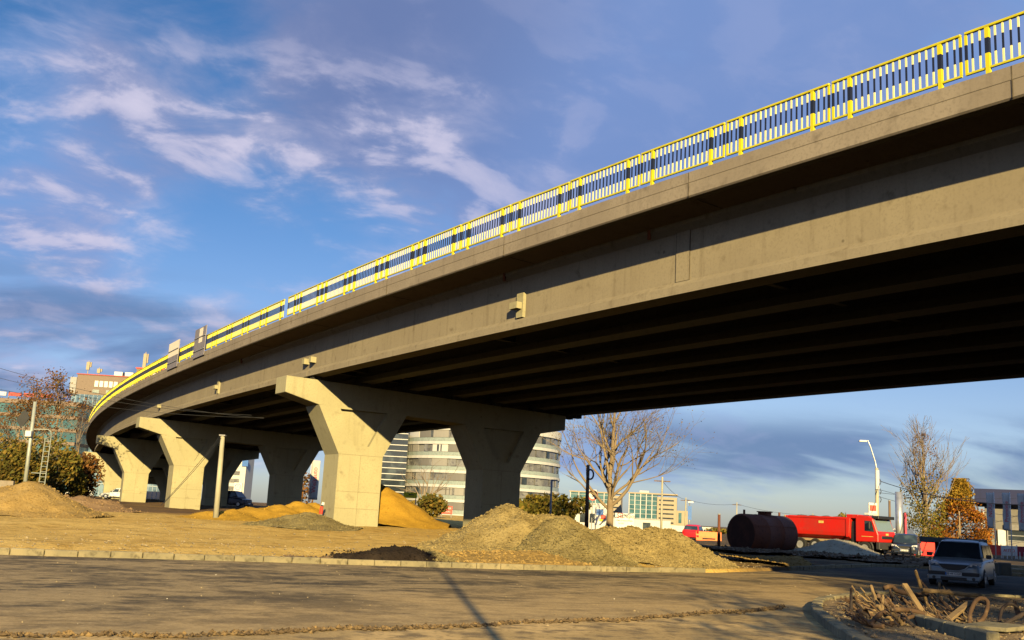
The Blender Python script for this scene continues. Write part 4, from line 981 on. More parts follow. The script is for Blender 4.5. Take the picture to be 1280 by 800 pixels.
# ---------------------------------------------------------------- buildings
GLB = M('blue_glass', (.08, .14, .21), .12, [(.35, 3, (.16, .25, .33), .4, .65), (1.2, 2, (.05, .09, .13), .5, .7)], spec=.7)
GLT = M('teal_glass', (.035, .10, .12), .12, [(.3, 3, (.07, .16, .18), .4, .65)], spec=.7)
GLD = M('dark_glass', (.02, .028, .035), .1, [(.5, 3, (.06, .08, .09), .45, .7)], spec=.7)
GLG = M('grey_glass', (.13, .13, .13), .15, [(.4, 3, (.21, .21, .205), .42, .62), (1.5, 2, (.09, .09, .10), .5, .7)], spec=.6)
BROWN = flat('brown_cladding', (.19, .145, .115), .8, var=.12); BEIGE = flat('beige_cladding', (.34, .285, .20), .8, var=.12); WHT2 = flat('white_cladding', (.47, .47, .46), .6, var=.10); PALEG = flat('pale_glass_rail', (.26, .31, .30), .3)
def block(r, name, x0, x1, y0, y1, z0, z1, mat, parent=None, **kw):
    return MB().box(((x0 + x1) / 2, (y0 + y1) / 2, (z0 + z1) / 2), (x1 - x0, y1 - y0, z1 - z0)).build(name, mat, parent or r, **kw)
# glass office tower with brown top
Y = 240; p = base_at(70, Y); r = empty('office_tower', p, R(4), 'blue glass office tower with brown top floors at the left end of the bridge', 'office building')
def Z(x, y): return htop(x, y, Y) - p.z
zr, zb = Z(90, 467), Z(90, 492)
W2 = 24.0
block(r, 'wall', 0, W2, 0, 22, 0, zb - .01, GLB); block(r, 'top_floors', 0.6, W2 - .6, .6, 22, zb, zr, BROWN)
b = MB()
for i in range(1, 24): b.box((i * 1.0, -.05, zb / 2), (.10, .12, zb))
for i in range(1, 8): b.box((W2 / 2, -.045, zb * i / 8), (W2, .13, .16))
b.build('mullions', M('mullion', (.30, .36, .42), .5), r)
block(r, 'corner_slab', -.9, .55, .5, 6, zb + .1, zr - .7, GREYM); block(r, 'roof_edge', .4, W2 - .4, .4, 22.2, zr, zr + .22, flat('dull_red', (.35, .06, .05), .6))
block(r, 'penthouse', 13, W2 + 6, 4, 20, zr + .36, zr + 2.6, BROWN); block(r, 'roof_edge', 12.8, W2 + 6.2, 3.8, 20.2, zr + 2.61, zr + 2.9, REDS)
for i, x in enumerate((5.2, 6.3, 7.4, 8.5, 9.6)): block(r, 'sign_letter', x - .42, x + .42, .42, .58, zr - 2.7, zr - 1.3, WHITE)
block(r, 'small_sign', 12.5, 16.5, .45, .58, zr - 2.2, zr - 1.7, WHITE); block(r, 'small_sign', 14, 18, 3.85, 3.98, zr + 1.2, zr + 1.7, WHITE)
for x in (4.5, 7.6, 10, 12.8, 15.5): block(r, 'window', x, x + 1.5, .45, .59, zb + .5, zb + 1.3, PALEG)
for x in (8.5, 11): block(r, 'vent_box', x, x + 1.9, 2, 4, zr + .36, zr + 1.3, WHITE)
for x, h_ in ((2.0, 3.4), (4.6, 1.9), (15, 6.3)):
    b = MB(); b.tube([(x, 3, zr), (x, 3, zr + h_ + .3)], .1, 6); b.box((x, 2.8, zr + h_ * .7), (.75, .4, h_ * .55)); b.box((x + .6, 2.9, zr + h_ * .8), (.3, .3, h_ * .35)); b.build('antenna', BEIGE, r)
MB().tube([(20, 3, zr + 2.6), (20, 3, zr + 6)], .12, 6).build('mast', WHITE, r)
# teal office block at far left
Y = 230; p = base_at(20, Y); r = empty('office_block', p, R(4), 'low teal glass office block behind the bare trees at the far left', 'office building'); zt = htop(20, 500, Y) - p.z
block(r, 'wall', -18, 10.5, 0, 16, 0, zt, GLT)
for i in range(7): z = zt - i * 2.9; block(r, 'floor_band', -18.1, 10.6, -.25, 16.1, z - .75, z + .001 if i else z + .25, BROWN)
for i in range(5): block(r, 'roof_sign_panel', -12 + i * 3.3, -9.2 + i * 3.3, .5, .8, zt + .9, zt + 1.7, WHITE if i == 1 else flat('dull_red', (.35, .06, .05), .6))
b = MB()
for i in range(8): b.tube([(-11.5 + i * 2, .9, zt), (-11.5 + i * 2, .9, zt + 1.1)], .08, 5)
b.build('sign_frame', GREYM, r)
# round striped office behind the bridge
Y = 205; p = base_at(640, Y); r = empty('round_office', p, 0, 'round white banded office building seen between the bridge columns', 'office building')
RR = 16.8; ctr = (at(704, 590, Y).x - p.x - RR, 14.0)
zt = htop(690, 543, Y) - p.z; NF = 6; fh = zt / NF
def ring(r0, r1, z0, z1, a0, a1, n=40):
    b = MB(); vs = []
    for i in range(n + 1):
        a = a0 + (a1 - a0) * i / n
        for rr, z in ((r1, z0), (r1, z1), (r0, z1), (r0, z0)): vs.append((ctr[0] + rr * math.cos(a), ctr[1] + rr * math.sin(a), z))
    fs = [(i * 4 + j, i * 4 + (j + 1) % 4, (i + 1) * 4 + (j + 1) % 4, (i + 1) * 4 + j) for i in range(n) for j in range(4)] + [(0, 1, 2, 3), (n * 4 + 3, n * 4 + 2, n * 4 + 1, n * 4)]
    return b.add(vs, fs)
A0, A1 = R(-200), R(25)
ring(.5, RR - .25, 0, zt - .05, A0, A1).build('glazing', GLG, r)
for i in range(NF + 1):
    z = i * fh
    ring(RR - .26, RR + .15, z - .30, z + (.25 if i < NF else 1.25), A0, A1).build('white_band', WHT2, r)
    if i < NF: ring(RR - .22, RR - .02, z + .27, z + 1.0, A0, A1).build('balcony_glass', PALEG, r)
for i in range(NF):
    for k in range(40):
        a = A0 + (A1 - A0) * (k + .5) / 40
        if (k * 7 + i * 3) % 5 < 2: MB().box((ctr[0] + (RR - .12) * math.cos(a), ctr[1] + (RR - .12) * math.sin(a), i * fh + 1.05 + (fh - 1.4) / 2), (.15, 1.1, fh - 1.5), a).build('window_pane', GLG if (k + i) % 3 else GLD, r)
# pale cladding panels between the bands on the left half of the drum
random.seed(4)
for i in range(NF):
    for k in range(7):
        a0 = R(-176 + k * 13); a1 = a0 + R(12.2); zz0, zz1 = i * fh + 1.05, (i + 1) * fh - .34
        if (k * 5 + i * 3) % 7 < 5: ring(RR - .20, RR - .04 + .03 * ((i + k) % 2), zz0, zz1, a0, a1, 4).build('cladding_panel', (WHT2, M('light_grey_cladding', (.25, .24, .225), .5), M('light_grey_cladding', (.25, .24, .225), .5), M('mid_grey_cladding', (.15, .145, .14), .4))[(i * 2 + k * 3) % 4], r)
xA = at(503, 600, Y - 4).x - p.x; zw = zt - .6
# dark glazed link with thin white slats
xC = at(462, 600, Y - 4).x - p.x
block(r, 'link', xC - 3, xA - .02, 2, 14, 0, zw - .6, GLD)
b = MB()
for i in range(14): b.box(((xC - 3 + xA) / 2, 1.88, zw * i / 14 + .5), (xA - xC + 3, .22, .16))
b.build('white_slats', WHT2, r)
# car dealer building under the bridge
Y = 260; p = base_at(289, Y); r = empty('dealer_building', p, 0, 'white car dealer building with round emblem seen under the bridge', 'showroom'); zt = htop(290, 560, Y) - p.z
x0, x1 = at(266, 600, Y).x - p.x, at(306, 600, Y).x - p.x
block(r, 'wall', x0, x1, 0, 8, 0, zt, WHT2)
for i in range(4): block(r, 'window_band', x0 + .6, x1 - 1.4, -.06, .02, 1.2 + i * 1.9, 2.2 + i * 1.9, GLG)
block(r, 'blue_sign', x1 - 1.0, x1 + .5, -.4, -.1, zt - 4.4, zt - 2.7, BLUES)
zs = htop(299, 609, Y) - p.z; xs_ = at(299, 600, Y).x - p.x
block(r, 'emblem_board', xs_ - 1.0, xs_ + 1.0, -.6, -.3, zs - 1.8, zs + 1.1, WHITE)
b = MB(); b.tube([(xs_ + .72 * math.cos(a), -.64, zs + .1 + .72 * math.sin(a)) for a in [i * math.pi / 14 for i in range(29)]], .07, 6, cap=False)
def em(pts): b.tube([(xs_ + u * .62, -.64, zs + .1 + v * .62) for u, v in pts], .05, 5)
em([(-.42, .85), (0, .12), (.42, .85)]); em([(-.85, .45), (-.42, -.75), (0, .02), (.42, -.75), (.85, .45)]); b.build('emblem', BLUES, r)
# white low block beyond the flags
Y = 170; p = base_at(360, Y); r = empty('low_building', p, 0, 'small white building at the foot of the flag poles', 'building'); x0, x1 = at(343, 600, Y).x - p.x, at(372, 600, Y).x - p.x
zt = htop(355, 614, Y) - p.z; block(r, 'wall', x0, x1, 0, 6, 0, max(zt, 2.4), WHT2); block(r, 'window', x0 + .8, x0 + 1.8, -.05, .02, 1.0, 2.0, GLD); block(r, 'roof_edge', x0 - .1, x1 + .1, -.1, 6.1, max(zt, 2.4), max(zt, 2.4) + .15, GREYM)
# long white hall
Y = 190; p = base_at(822, Y); r = empty('long_hall', p, R(-6), 'long low white hall behind the gravel heaps', 'hall'); zt = htop(800, 649, Y) - p.z
x0, x1 = at(760, 650, Y).x - p.x, at(886, 650, Y).x - p.x
block(r, 'wall', x0 - 8, x1 - 7, 0, 10, 0, zt, WHT2); block(r, 'low_wing', x1 - 6.99, x1 + .6, .5, 9, 0, zt - .8, WHT2); block(r, 'roof_edge', x0 - 8.1, x1 - 6.9, -.12, 10.1, zt, zt + .14, GREYM)
for i in range(4): block(r, 'window', x1 - 12 - i * 4.2, x1 - 10.6 - i * 4.2, -.06, .02, .2, 1.3, GLD)
Y = 150; p = base_at(735, Y); r = empty('white_kiosk', p, 0, 'white flat building left of the bare tree trunk', 'building'); zt = htop(735, 630, Y) - p.z; x0, x1 = at(719, 640, Y).x - p.x, at(757, 640, Y).x - p.x
block(r, 'wall', x0, x1, 0, 7, 0, zt, WHT2); block(r, 'roof_edge', x0 - .1, x1 + .1, -.15, 7.1, zt, zt + .16, GREYM)
for i in range(3): block(r, 'window', x0 + .7 + i * 1.4, x0 + 1.6 + i * 1.4, -.05, .02, .9, 2.2, GLD)
# far teal blocks on the horizon
def far_block(xl, xm, xr, yt, Y, label, low=None):
    p = base_at((xl + xr) / 2, Y); p.z = 0; r = empty('far_office', p, R(-10), label, 'office building', 'far office blocks'); zt = htop((xl + xr) / 2, yt, Y)
    k = Y / 1280; a, m_, c = (xl - (xl + xr) / 2) * k, (xm - (xl + xr) / 2) * k, (xr - (xl + xr) / 2) * k
    block(r, 'glass_wall', a, m_ - .02, 0, 18, 0, zt, GLT); block(r, 'beige_wall', m_, c, -.8, 16, 0, zt - 1.2, BEIGE)
    for i in range(7): block(r, 'floor_band', a - .05, m_ - .05, -.25, .3, zt * i / 7 + 1.0, zt * i / 7 + 1.35, PALEG)
    for i in range(5): x = a + (m_ - a) * i / 5; block(r, 'white_column', x + .1, x + .55, -.45, -.26, 0, zt, WHT2)
    for i in range(6):
        block(r, 'window_row', m_ + 1.0, c - 1.6, -.86, -.75, zt * i / 7 + 1.4, zt * i / 7 + 2.2, GLD)
    block(r, 'roof_edge', a - .4, c + .3, -.5, 18.2, zt, zt + .7, BEIGE); block(r, 'roof_box', (a + m_) / 2 - 2, (a + m_) / 2 + 3, 4, 9, zt + .71, zt + 1.9, WHT2)
    if low: block(r, 'low_block', c + .02, c + 6, 2, 14, 0, zt * .52, BEIGE); block(r, 'low_window', c + 1, c + 2.6, 1.9, 2.02, 2, zt * .45, GLT)
far_block(786, 821, 845, 618, 560, 'far teal glass block with a beige right part above the white hall', True)
far_block(712, 764, 775, 616, 600, 'far teal glass block seen behind the trunk of the bare tree')
# far thin horizon line of low buildings
for x0, x1, yt, lab in ((-30, 12, 606, 'low distant wall at the left picture edge behind the bushes'),):
    Y = 74; p = base_at((x0 + x1) / 2, Y); w = (x1 - x0) * Y / 1280; o = MB().box((0, 0, .75), (w, .25, 1.5)).build('low_wall', CONCD, loc=p); tag(o, lab, 'wall')
# showroom right
Y = 118; p = base_at(1230, Y); r = empty('showroom', p, R(-25), 'grey showroom with deep blue roof band at the right edge', 'showroom')
def Zs(y): return htop(1245, y, Y) - p.z
xl, xw = at(1220, 650, Y).x - p.x, at(1231, 650, Y).x - p.x; NAVY = flat('navy_band', (.008, .014, .07), .7)
GRW = M('grey_render', (.17, .16, .145), .9, [(.3, 5, (.14, .13, .12), .4, .7), (3, 5, (.21, .195, .17), .5, .8)])
block(r, 'roof_band', xl, xl + 34, -1.6, 14, Zs(630), Zs(612.5), NAVY); block(r, 'wall', xw, xl + 33, 0, 13, 0, Zs(630) - .01, GRW)
block(r, 'plinth', xw - .05, xl + 33, -.06, .02, 0, Zs(676), flat('light_render', (.22, .21, .195), .9))
wx = at(1256, 650, Y).x - p.x; b = MB(); block(r, 'window_glass', wx, wx + 16, -.05, .02, Zs(688), Zs(662), GLD)
for i in range(9): b.box((wx + i * 2, -.09, (Zs(688) + Zs(662)) / 2), (.10, .10, Zs(662) - Zs(688)))
for i in range(1, 4): b.box((wx + 8, -.085, Zs(688) + (Zs(662) - Zs(688)) * i / 4), (16, .08, .09))
b.build('window_frame', GREYM, r); block(r, 'door_frame', wx - 1.0, wx - .2, -.3, .02, 0, Zs(662), WHITE); block(r, 'lintel', wx - .3, wx + 16.3, -.35, .0, Zs(662) + .02, Zs(655), flat('grey_lintel', (.2, .19, .18), .8))
block(r, 'corner_strip', xw - .45, xw - .06, -.1, .3, Zs(676), Zs(640), WHITE)
# dark low canopy left of the showroom
Y = 100; p = base_at(1190, Y); r = empty('canopy', p, 0, 'long dark flat roofed canopy behind the silver estate car', 'canopy'); a, c = at(1138, 670, Y).x - p.x, at(1234, 670, Y).x - p.x; zt = htop(1190, 672.5, Y) - p.z
DKG = flat('dark_green_roof', (.03, .045, .045), .6); block(r, 'roof', a, c, 0, 6, zt - .45, zt, DKG); block(r, 'back_wall', a + .3, c - .3, 4, 4.2, 0, zt - .46, flat('dark_wall', (.05, .045, .04), .9))
for i in range(6): x = a + .4 + (c - a - .8) * i / 5; block(r, 'column', x - .07, x + .07, .3, .44, 0, zt - .455, GREYM)
# red and white banner fence at the showroom
Y = 86; p = base_at(1255, Y); r = empty('banner_fence', p, 0, 'low red and white banner fence at the foot of the flags', 'fence'); a = at(1232, 690, Y).x - p.x
for i in range(6):
    x = a + i * 1.3; block(r, 'banner_panel', x, x + 1.26, -.03, .03, .25, 1.05, (REDS, WHITE, flat('dark_red', (.25, .015, .03), .6))[i % 3]); block(r, 'post', x - .03, x + .005, -.04, .04, -.1, 1.15, WHITE)
    if i % 3 == 1: lettering('AUTO', .34, REDS, r, (x + .63, -.04, .65), (R(90), 0, 0))
for i in range(6): block(r, 'picket', a + 1.35 + i * .35, a + 1.40 + i * .35, -.12, -.08, 0, .6, WHITE)
# red plastic barriers left of the car
Y = 78
for k, x in enumerate((1147, 1160)):
    p = base_at(x, Y); r = empty('barrier', p, 0, 'red road barrier left of the silver estate car', 'barrier', 'red road barriers'); b = MB(); b.prism([(-.28, 0), (.28, 0), (.12, .45), (.10, 1.0), (-.10, 1.0), (-.12, .45)], lambda u, v, w: (w, u, v), -.42, .42); b.build('body', REDP, r, bevel=.02); MB().box((0, -.20, .25), (.5, .1, .14)).build('slot', DARK, r)
# concrete blocks on the kerb right
for x, lab in ((1240, 'left dark concrete block on the kerb right of the silver car'), (1256, 'right dark concrete block on the kerb right of the silver car')):
    p = gnd(x, 719, .12); b = MB().box((0, 0, .27), (.46, .45, .54), tap=.92); o = b.build('concrete_block', flat('dark_concrete', (.10, .105, .09), .9), loc=p, bevel=.03); tag(o, lab, 'concrete block')
for x, y, w, lab in ((1275, 711, 1.3, 'pale flat concrete slab stacked beside the dark blocks'), (1272, 716, 1.0, 'lower pale slab lying beside the dark blocks')):
    p = gnd(x, y, .15); o = MB().box((0, 0, .10), (w, .5, .16)).build('slab', KERB, loc=p, bevel=.02); tag(o, lab, 'slab')
# wooden pallet barrier before the dark car
p = base_at(1122, 56); r = empty('wooden_barrier', p, R(-6), 'low wooden barrier with a pale upright before the dark small car', 'barrier')
for z in (.12, .32, .5): MB().box((0, 0, z), (1.5, .04, .08)).build('board', WOODL if z > .4 else WOODD, r)
for x in (-.7, -.25, .25): MB().box((x, .04, .3), (.08, .05, .6)).build('upright', WOODD, r)
MB().box((.62, -.05, .42), (.09, .06, .84)).build('upright', WOODL, r)

# ---------------------------------------------------------------- rusty tank
p = at(953, 668, 66); ax = Vector((math.sin(R(55)), math.cos(R(55)), 0)); rad = 1.22
r = empty('tank', (p.x, p.y, 0), R(90 - 55), 'large rusty brown cylindrical tank lying on the dark soil', 'tank')
zc = p.z; L = 4.0
b = MB(); st = [(-L / 2 + .0, rad * .93), (-L / 2 + .06, rad), (-L * .17, rad), (-L * .168, rad * 1.012), (-L * .15, rad * 1.012), (-L * .148, rad), (L * .17, rad), (L * .172, rad * 1.012), (L * .19, rad * 1.012), (L * .192, rad), (L / 2 - .06, rad), (L / 2, rad * .93)]
vs = []; n = 40
for x, rr in st: vs += [(x, rr * math.cos(2 * math.pi * j / n), zc + rr * math.sin(2 * math.pi * j / n)) for j in range(n)]
fs = [(i * n + j, i * n + (j + 1) % n, (i + 1) * n + (j + 1) % n, (i + 1) * n + j) for i in range(len(st) - 1) for j in range(n)]
b.add(vs, fs); sh = b.build('shell', RUST, r, smooth=True)
for sx in (-1, 1):
    b = MB(); ring_ = [(rad * .93, 0), (rad * .90, .012), (rad * .86, .0), (rad * .5, .015), (.02, .02)]; vs = []
    for rr, dxx in ring_: vs += [(sx * (L / 2 + dxx), rr * math.cos(2 * math.pi * j / n), zc + rr * math.sin(2 * math.pi * j / n)) for j in range(n)]
    fs = [(i * n + j, i * n + (j + 1) % n, (i + 1) * n + (j + 1) % n, (i + 1) * n + j) for i in range(len(ring_) - 1) for j in range(n)]; b.add(vs, fs); b.build('end_cap', M('dark_rust', (.05, .022, .016), .85, [(1.5, 6, (.09, .035, .022), .45, .7)], (12, .3, .02), coord='obj'), r)
b = MB()
for a_ in (R(25), R(155), R(-20)): b.bar((-L / 2 + .05, math.cos(a_) * (rad + .004), zc + math.sin(a_) * (rad + .004)), (L / 2 - .05, math.cos(a_) * (rad + .004), zc + math.sin(a_) * (rad + .004)), .05, .02)
b.build('weld_seam', RUST, r)
b = MB(); b.tube([(.2, 0, zc + rad - .05), (.2, 0, zc + rad + .16)], .42, 18); b.tube([(.2, 0, zc + rad + .16), (.2, 0, zc + rad + .22)], .50, 18); b.build('manhole', RUST, r)
MB().tube([(-1.7, 0, zc + rad - .05), (-1.7, 0, zc + rad + .25)], .07, 8).build('vent_pipe', RUST, r); MB().tube([(1.6, 0, zc + rad - .05), (1.6, 0, zc + rad + .22)], .07, 8).build('vent_pipe', RUST, r)
for x in (-1.2, 1.2):
    b = MB().box((x, 0, zc - rad - .02), (.3, 1.7, .4)); b.build('saddle', WOODD, r)

# ---------------------------------------------------------------- vehicles
def wheel(parent, x, y, rw=.31, w=.2, rimm=STEEL):
    s_ = 1 if y > 0 else -1
    o = link('wheel', None, parent) if False else MB().tube([(0, -w / 2, 0), (0, -w / 2 + .02, 0), (0, w / 2 - .02, 0), (0, w / 2, 0)], [rw * .93, rw, rw, rw * .93], 22).build('wheel', DARK, parent, smooth=False, loc=(x, y, rw))
    b = MB(); b.tube([(0, s_ * (w / 2 - .01), 0), (0, s_ * (w / 2 + .012), 0)], rw * .62, 18)
    for k in range(5): a = k * 2 * math.pi / 5; b.bar((0, s_ * (w / 2 + .018), 0), (math.cos(a) * rw * .55, s_ * (w / 2 + .018), math.sin(a) * rw * .55), .05, .02)
    b.build('rim', rimm, o); return o
def car(name, label, loc, rz, paint, L=4.3, Wd=1.74, H=1.50, style='wagon', plate=None, bumper=None, group=None, rails=False, cat='car'):
    r = empty(name, loc, rz, label, cat, group); hw = Wd / 2; f, k = L / 2, -L / 2
    belt = H * .60
    # lower body: lofted cross-sections along x (front +x)
    hood0, hood1 = H * .50, belt
    stn = [(f - .0, .70, .34, hood0 - .10), (f - .10, .90, .22, hood0 - .01), (f - .45, .985, .18, hood0 + .05), (f - 1.05, 1, .18, belt - .02), (f - 1.5, 1, .18, belt), (0, 1, .18, belt + .02), (k + .6, 1, .18, belt + .03), (k + .12, .97, .20, belt + .02), (k, .88, .30, belt - .10)]
    if style == 'sedan': stn[-3] = (k + .6, 1, .18, belt + .02); 
    b = MB(); n = 10; vs = []
    for x, kw, z0, z1 in stn:
        w = hw * kw; pr = [(-w * .92, z0), (-w, z0 + .10), (-w * 1.0, (z0 + z1) / 2), (-w * .965, z1 - .06), (-w * .88, z1), (w * .88, z1), (w * .965, z1 - .06), (w * 1.0, (z0 + z1) / 2), (w, z0 + .10), (w * .92, z0)]
        vs += [(x, y, z) for y, z in pr]
    fs = [(i * n + j, i * n + (j + 1) % n, (i + 1) * n + (j + 1) % n, (i + 1) * n + j) for i in range(len(stn) - 1) for j in range(n)] + [tuple(range(n)), tuple(range(len(stn) * n - 1, (len(stn) - 1) * n - 1, -1))]
    b.add(vs, fs)
    # greenhouse shell (pillars and roof)
    if style == 'wagon': gh = [(f - 1.02, belt - .02, .90), (f - 1.72, H - .06, .76), (f - 2.1, H, .75), (k + .55, H - .02, .74), (k + .22, H - .10, .74), (k + .06, belt, .90)]
    elif style == 'hatch': gh = [(f - 1.0, belt - .02, .90), (f - 1.7, H - .05, .74), (f - 2.1, H, .73), (k + .95, H - .03, .72), (k + .65, H - .12, .73), (k + .12, belt, .90)]
    elif style == 'suv': gh = [(f - .95, belt - .02, .92), (f - 1.5, H - .06, .80), (f - 1.9, H, .79), (k + .4, H - .02, .78), (k + .18, H - .12, .79), (k + .05, belt, .92)]
    else: gh = [(f - 1.1, belt - .02, .90), (f - 1.85, H - .05, .73), (f - 2.2, H, .72), (k + 1.5, H - .02, .71), (k + 1.2, H - .1, .72), (k + .55, belt + .0, .88)]
    m_ = len(gh)
    o_ = b.build('body', paint, r, smooth=True); mo = o_.modifiers.new('round', 'SUBSURF'); mo.levels = mo.render_levels = 2
    cb_ = MB(); prof = []
    for (x0_, z0_, k0_), (x1_, z1_, k1_) in zip(gh, gh[1:]):
        for t in (0, .33, .66): prof.append((x0_ + (x1_ - x0_) * t, z0_ + (z1_ - z0_) * t, k0_ + (k1_ - k0_) * t))
    prof.append(gh[-1]); vs = []
    for x, z, kw in prof:
        hh_ = z - belt; w0, w1 = hw * .90, hw * kw
        vs += [(x, s2 * yy, zz_) for s2, yy, zz_ in ((-1, w0, belt - .06), (-1, w0 + (w1 - w0) * .5, belt + hh_ * .5), (-1, w1, z - .055 * min(1, max(0, hh_) * 3)), (-1, w1 * .86, z + .004), (-1, w1 * .4, z + .022), (1, w1 * .4, z + .022), (1, w1 * .86, z + .004), (1, w1, z - .055 * min(1, max(0, hh_) * 3)), (1, w0 + (w1 - w0) * .5, belt + hh_ * .5), (1, w0, belt - .06))]
    fs = [(i * 10 + j, i * 10 + j + 1, i * 10 + j + 11, i * 10 + j + 10) for i in range(len(prof) - 1) for j in range(9)] + [tuple(range(10)), tuple(range(len(prof) * 10 - 1, (len(prof) - 1) * 10 - 1, -1))]
    cb_.add(vs, fs); o_ = cb_.build('cabin', paint, r, smooth=True)
    # glass laid proud of the shell
    def q(name, P, mat=GLASS, off=.030, parent=r):
        P = [Vector(p_) for p_ in P]; nn = (P[1] - P[0]).cross(P[2] - P[0]).normalized(); c_ = sum(P, Vector()) / len(P)
        if nn.dot(c_ - Vector((0, 0, H * .5))) < 0: nn = -nn
        b_ = MB(); b_.add([p_ + nn * off for p_ in P] + [p_ - nn * .01 for p_ in P], [tuple(range(len(P))), tuple(range(2 * len(P) - 1, len(P) - 1, -1))] + [(i, (i + 1) % len(P), len(P) + (i + 1) % len(P), len(P) + i) for i in range(len(P))]); return b_.build(name, mat, parent)
    def pt(i, j, t, s_, ins=1.0):
        a, c_ = gh[i], gh[j]; return (a[0] + (c_[0] - a[0]) * t, s_ * hw * (a[2] + (c_[2] - a[2]) * t) * ins, a[1] + (c_[1] - a[1]) * t)
    q('windscreen', [pt(0, 1, .06, -1, .93), pt(0, 1, .06, 1, .93), pt(0, 1, .95, 1, .92), pt(0, 1, .95, -1, .92)])
    q('rear_window', [pt(m_ - 1, m_ - 2, .15, -1, .88), pt(m_ - 1, m_ - 2, .15, 1, .88), pt(m_ - 1, m_ - 2, .92, 1, .88), pt(m_ - 1, m_ - 2, .92, -1, .88)])
    xw0, xw1 = gh[1][0] + .25, gh[-2][0] + .08; zt_, zb_ = H - .14, belt + .05; kt, kb = .765 if style != 'suv' else .80, .885
    cuts = [xw0, (xw0 * .58 + xw1 * .42), (xw0 * .22 + xw1 * .78), xw1] if style in ('wagon', 'suv') else [xw0, (xw0 + xw1) / 2, xw1]
    for s_ in (-1, 1):
        for i in range(len(cuts) - 1):
            a, c_ = cuts[i] - .04, cuts[i + 1] + .04; a2 = a - (.0 if i else .18) ; a1 = a + (.22 if i == 0 else 0)
            e_ = -.15 if i == len(cuts) - 2 and style != 'wagon' else 0
            q('side_window', [(a1, s_ * hw * kb, zb_), (c_ + e_, s_ * hw * kb, zb_), (c_, s_ * hw * kt, zt_), (a2, s_ * hw * kt, zt_)])
        for xw in (f - .78, k + .80): wheel(r, xw, s_ * (hw - .10))
        MB().box((f - 1.35, s_ * (hw + .07), belt + .10), (.12, .17, .13)).build('mirror', BLACK, r, bevel=.02)
        for xd in cuts[:-1]: MB().box((xd - .55, s_ * (hw + .006), belt - .09), (.16, .02, .03)).build('door_handle', BLACK, r)
        MB().box((0, s_ * (hw - .0), .30), (L * .42, .05, .10)).build('side_trim', BLACK, r)
        hl = q('headlight', [(f - .10, s_ * hw * .50, hood0 - .13), (f - .28, s_ * hw * .92, hood0 - .11), (f - .36, s_ * hw * .92, hood0 + .03), (f - .14, s_ * hw * .55, hood0 - .01)], M('lamp_housing', (.50, .52, .54), .12, spec=.9), .05)
        for dy_ in (.60, .76): MB().tube([(f - .14, s_ * hw * dy_, hood0 - .06), (f - .055 - (dy_ - .6) * .6, s_ * hw * dy_, hood0 - .06)], .045, 10).build('bulb', WHITE, hl)
        MB().box((k - .01, s_ * hw * .80, belt - .12), (.07, .20, .22)).build('tail_light', M('tail_lamp', (.45, .01, .01), .3), r, bevel=.01)
        if rails:
            b_ = MB(); b_.tube([(gh[2][0], s_ * hw * .66, H - .01), (gh[2][0] - .1, s_ * hw * .66, H + .05), (gh[3][0] + .2, s_ * hw * .66, H + .05), (gh[3][0] + .1, s_ * hw * .66, H - .02)], .022, 6); b_.build('roof_rail', BLACK, r)
    bm_ = bumper or paint
    MB().box((f - .06, 0, .30), (.22, Wd * .93, .20)).build('front_bumper', bm_, r, bevel=.04)
    b_ = MB(); b_.prism([(-Wd * .27, hood0 - .05), (Wd * .27, hood0 - .05), (Wd * .20, hood0 - .17), (Wd * .10, hood0 - .235), (-Wd * .10, hood0 - .235), (-Wd * .20, hood0 - .17)], lambda u, v, w: (w, u, v), f - .10, f + .035); gr_l = b_.build('grille', BLACK, r, bevel=.015)
    b_ = MB(); b_.tube([(f + .045, -Wd * .27, hood0 - .06), (f + .045, -Wd * .20, hood0 - .18), (f + .05, -Wd * .10, hood0 - .245), (f + .05, Wd * .10, hood0 - .245), (f + .045, Wd * .20, hood0 - .18), (f + .045, Wd * .27, hood0 - .06)], .014, 6); b_.build('grille_trim', STEEL, gr_l)
    MB().box((f + .0, 0, .27), (.13, Wd * .46, .10)).build('air_intake', BLACK, r)
    for s_ in (-1, 1): MB().tube([(f - .02, s_ * hw * .70, .28), (f + .06, s_ * hw * .70, .28)], .055, 10).build('fog_lamp', BLACK, r)
    MB().box((k + .04, 0, .36), (.20, Wd * .93, .22)).build('rear_bumper', bm_, r, bevel=.04)
    MB().box((f - .01, 0, .43), (.14, Wd * .90, .10)).build('bumper_strip', BLACK, r, bevel=.01)
    pl = MB().box((f + .075, 0, .42), (.012, .52, .11)).build('number_plate', WHITE, r)
    MB().box((f + .082, -.235, .42), (.004, .045, .10)).build('blue_band', BLUES, pl)
    if plate: lettering(plate, .105, SB, pl, (f + .084, .02, .42), (R(90), 0, R(90)), .002)
    return r
SILV = M('silver_paint', (.17, .225, .28), .3, [(2, 3, (.14, .185, .23), .4, .7)], metal=.35, spec=.5)
WCAR = M('white_car_paint', (.68, .68, .66), .35); RCAR = M('red_car_paint', (.60, .015, .025), .3, spec=.5); NCAR = M('dark_blue_paint', (.02, .03, .06), .3, spec=.5)
p = (gnd(1163, 731).lerp(gnd(1225, 735), .5)); fwd = R(-121)
cx_, cy_ = p.x + math.cos(R(59)) * 2.0, p.y + math.sin(R(59)) * 2.0
car('estate_car', 'silver estate car with roof rails driving towards the debris heap', (cx_, cy_, 0), fwd, SILV, 4.45, 1.78, 1.54, 'wagon', 'B 44 CGP', None, rails=True)
p = base_at(868, 100); car('hatchback', 'bright red hatchback seen from behind left of the tank', p, R(70), RCAR, 4.0, 1.68, 1.42, 'hatch')
p = base_at(1132, 72); car('small_car', 'dark blue car with white plate parked beside the silver pylon', p, R(-115), NCAR, 4.2, 1.72, 1.50, 'suv', 'B 33 TRS')
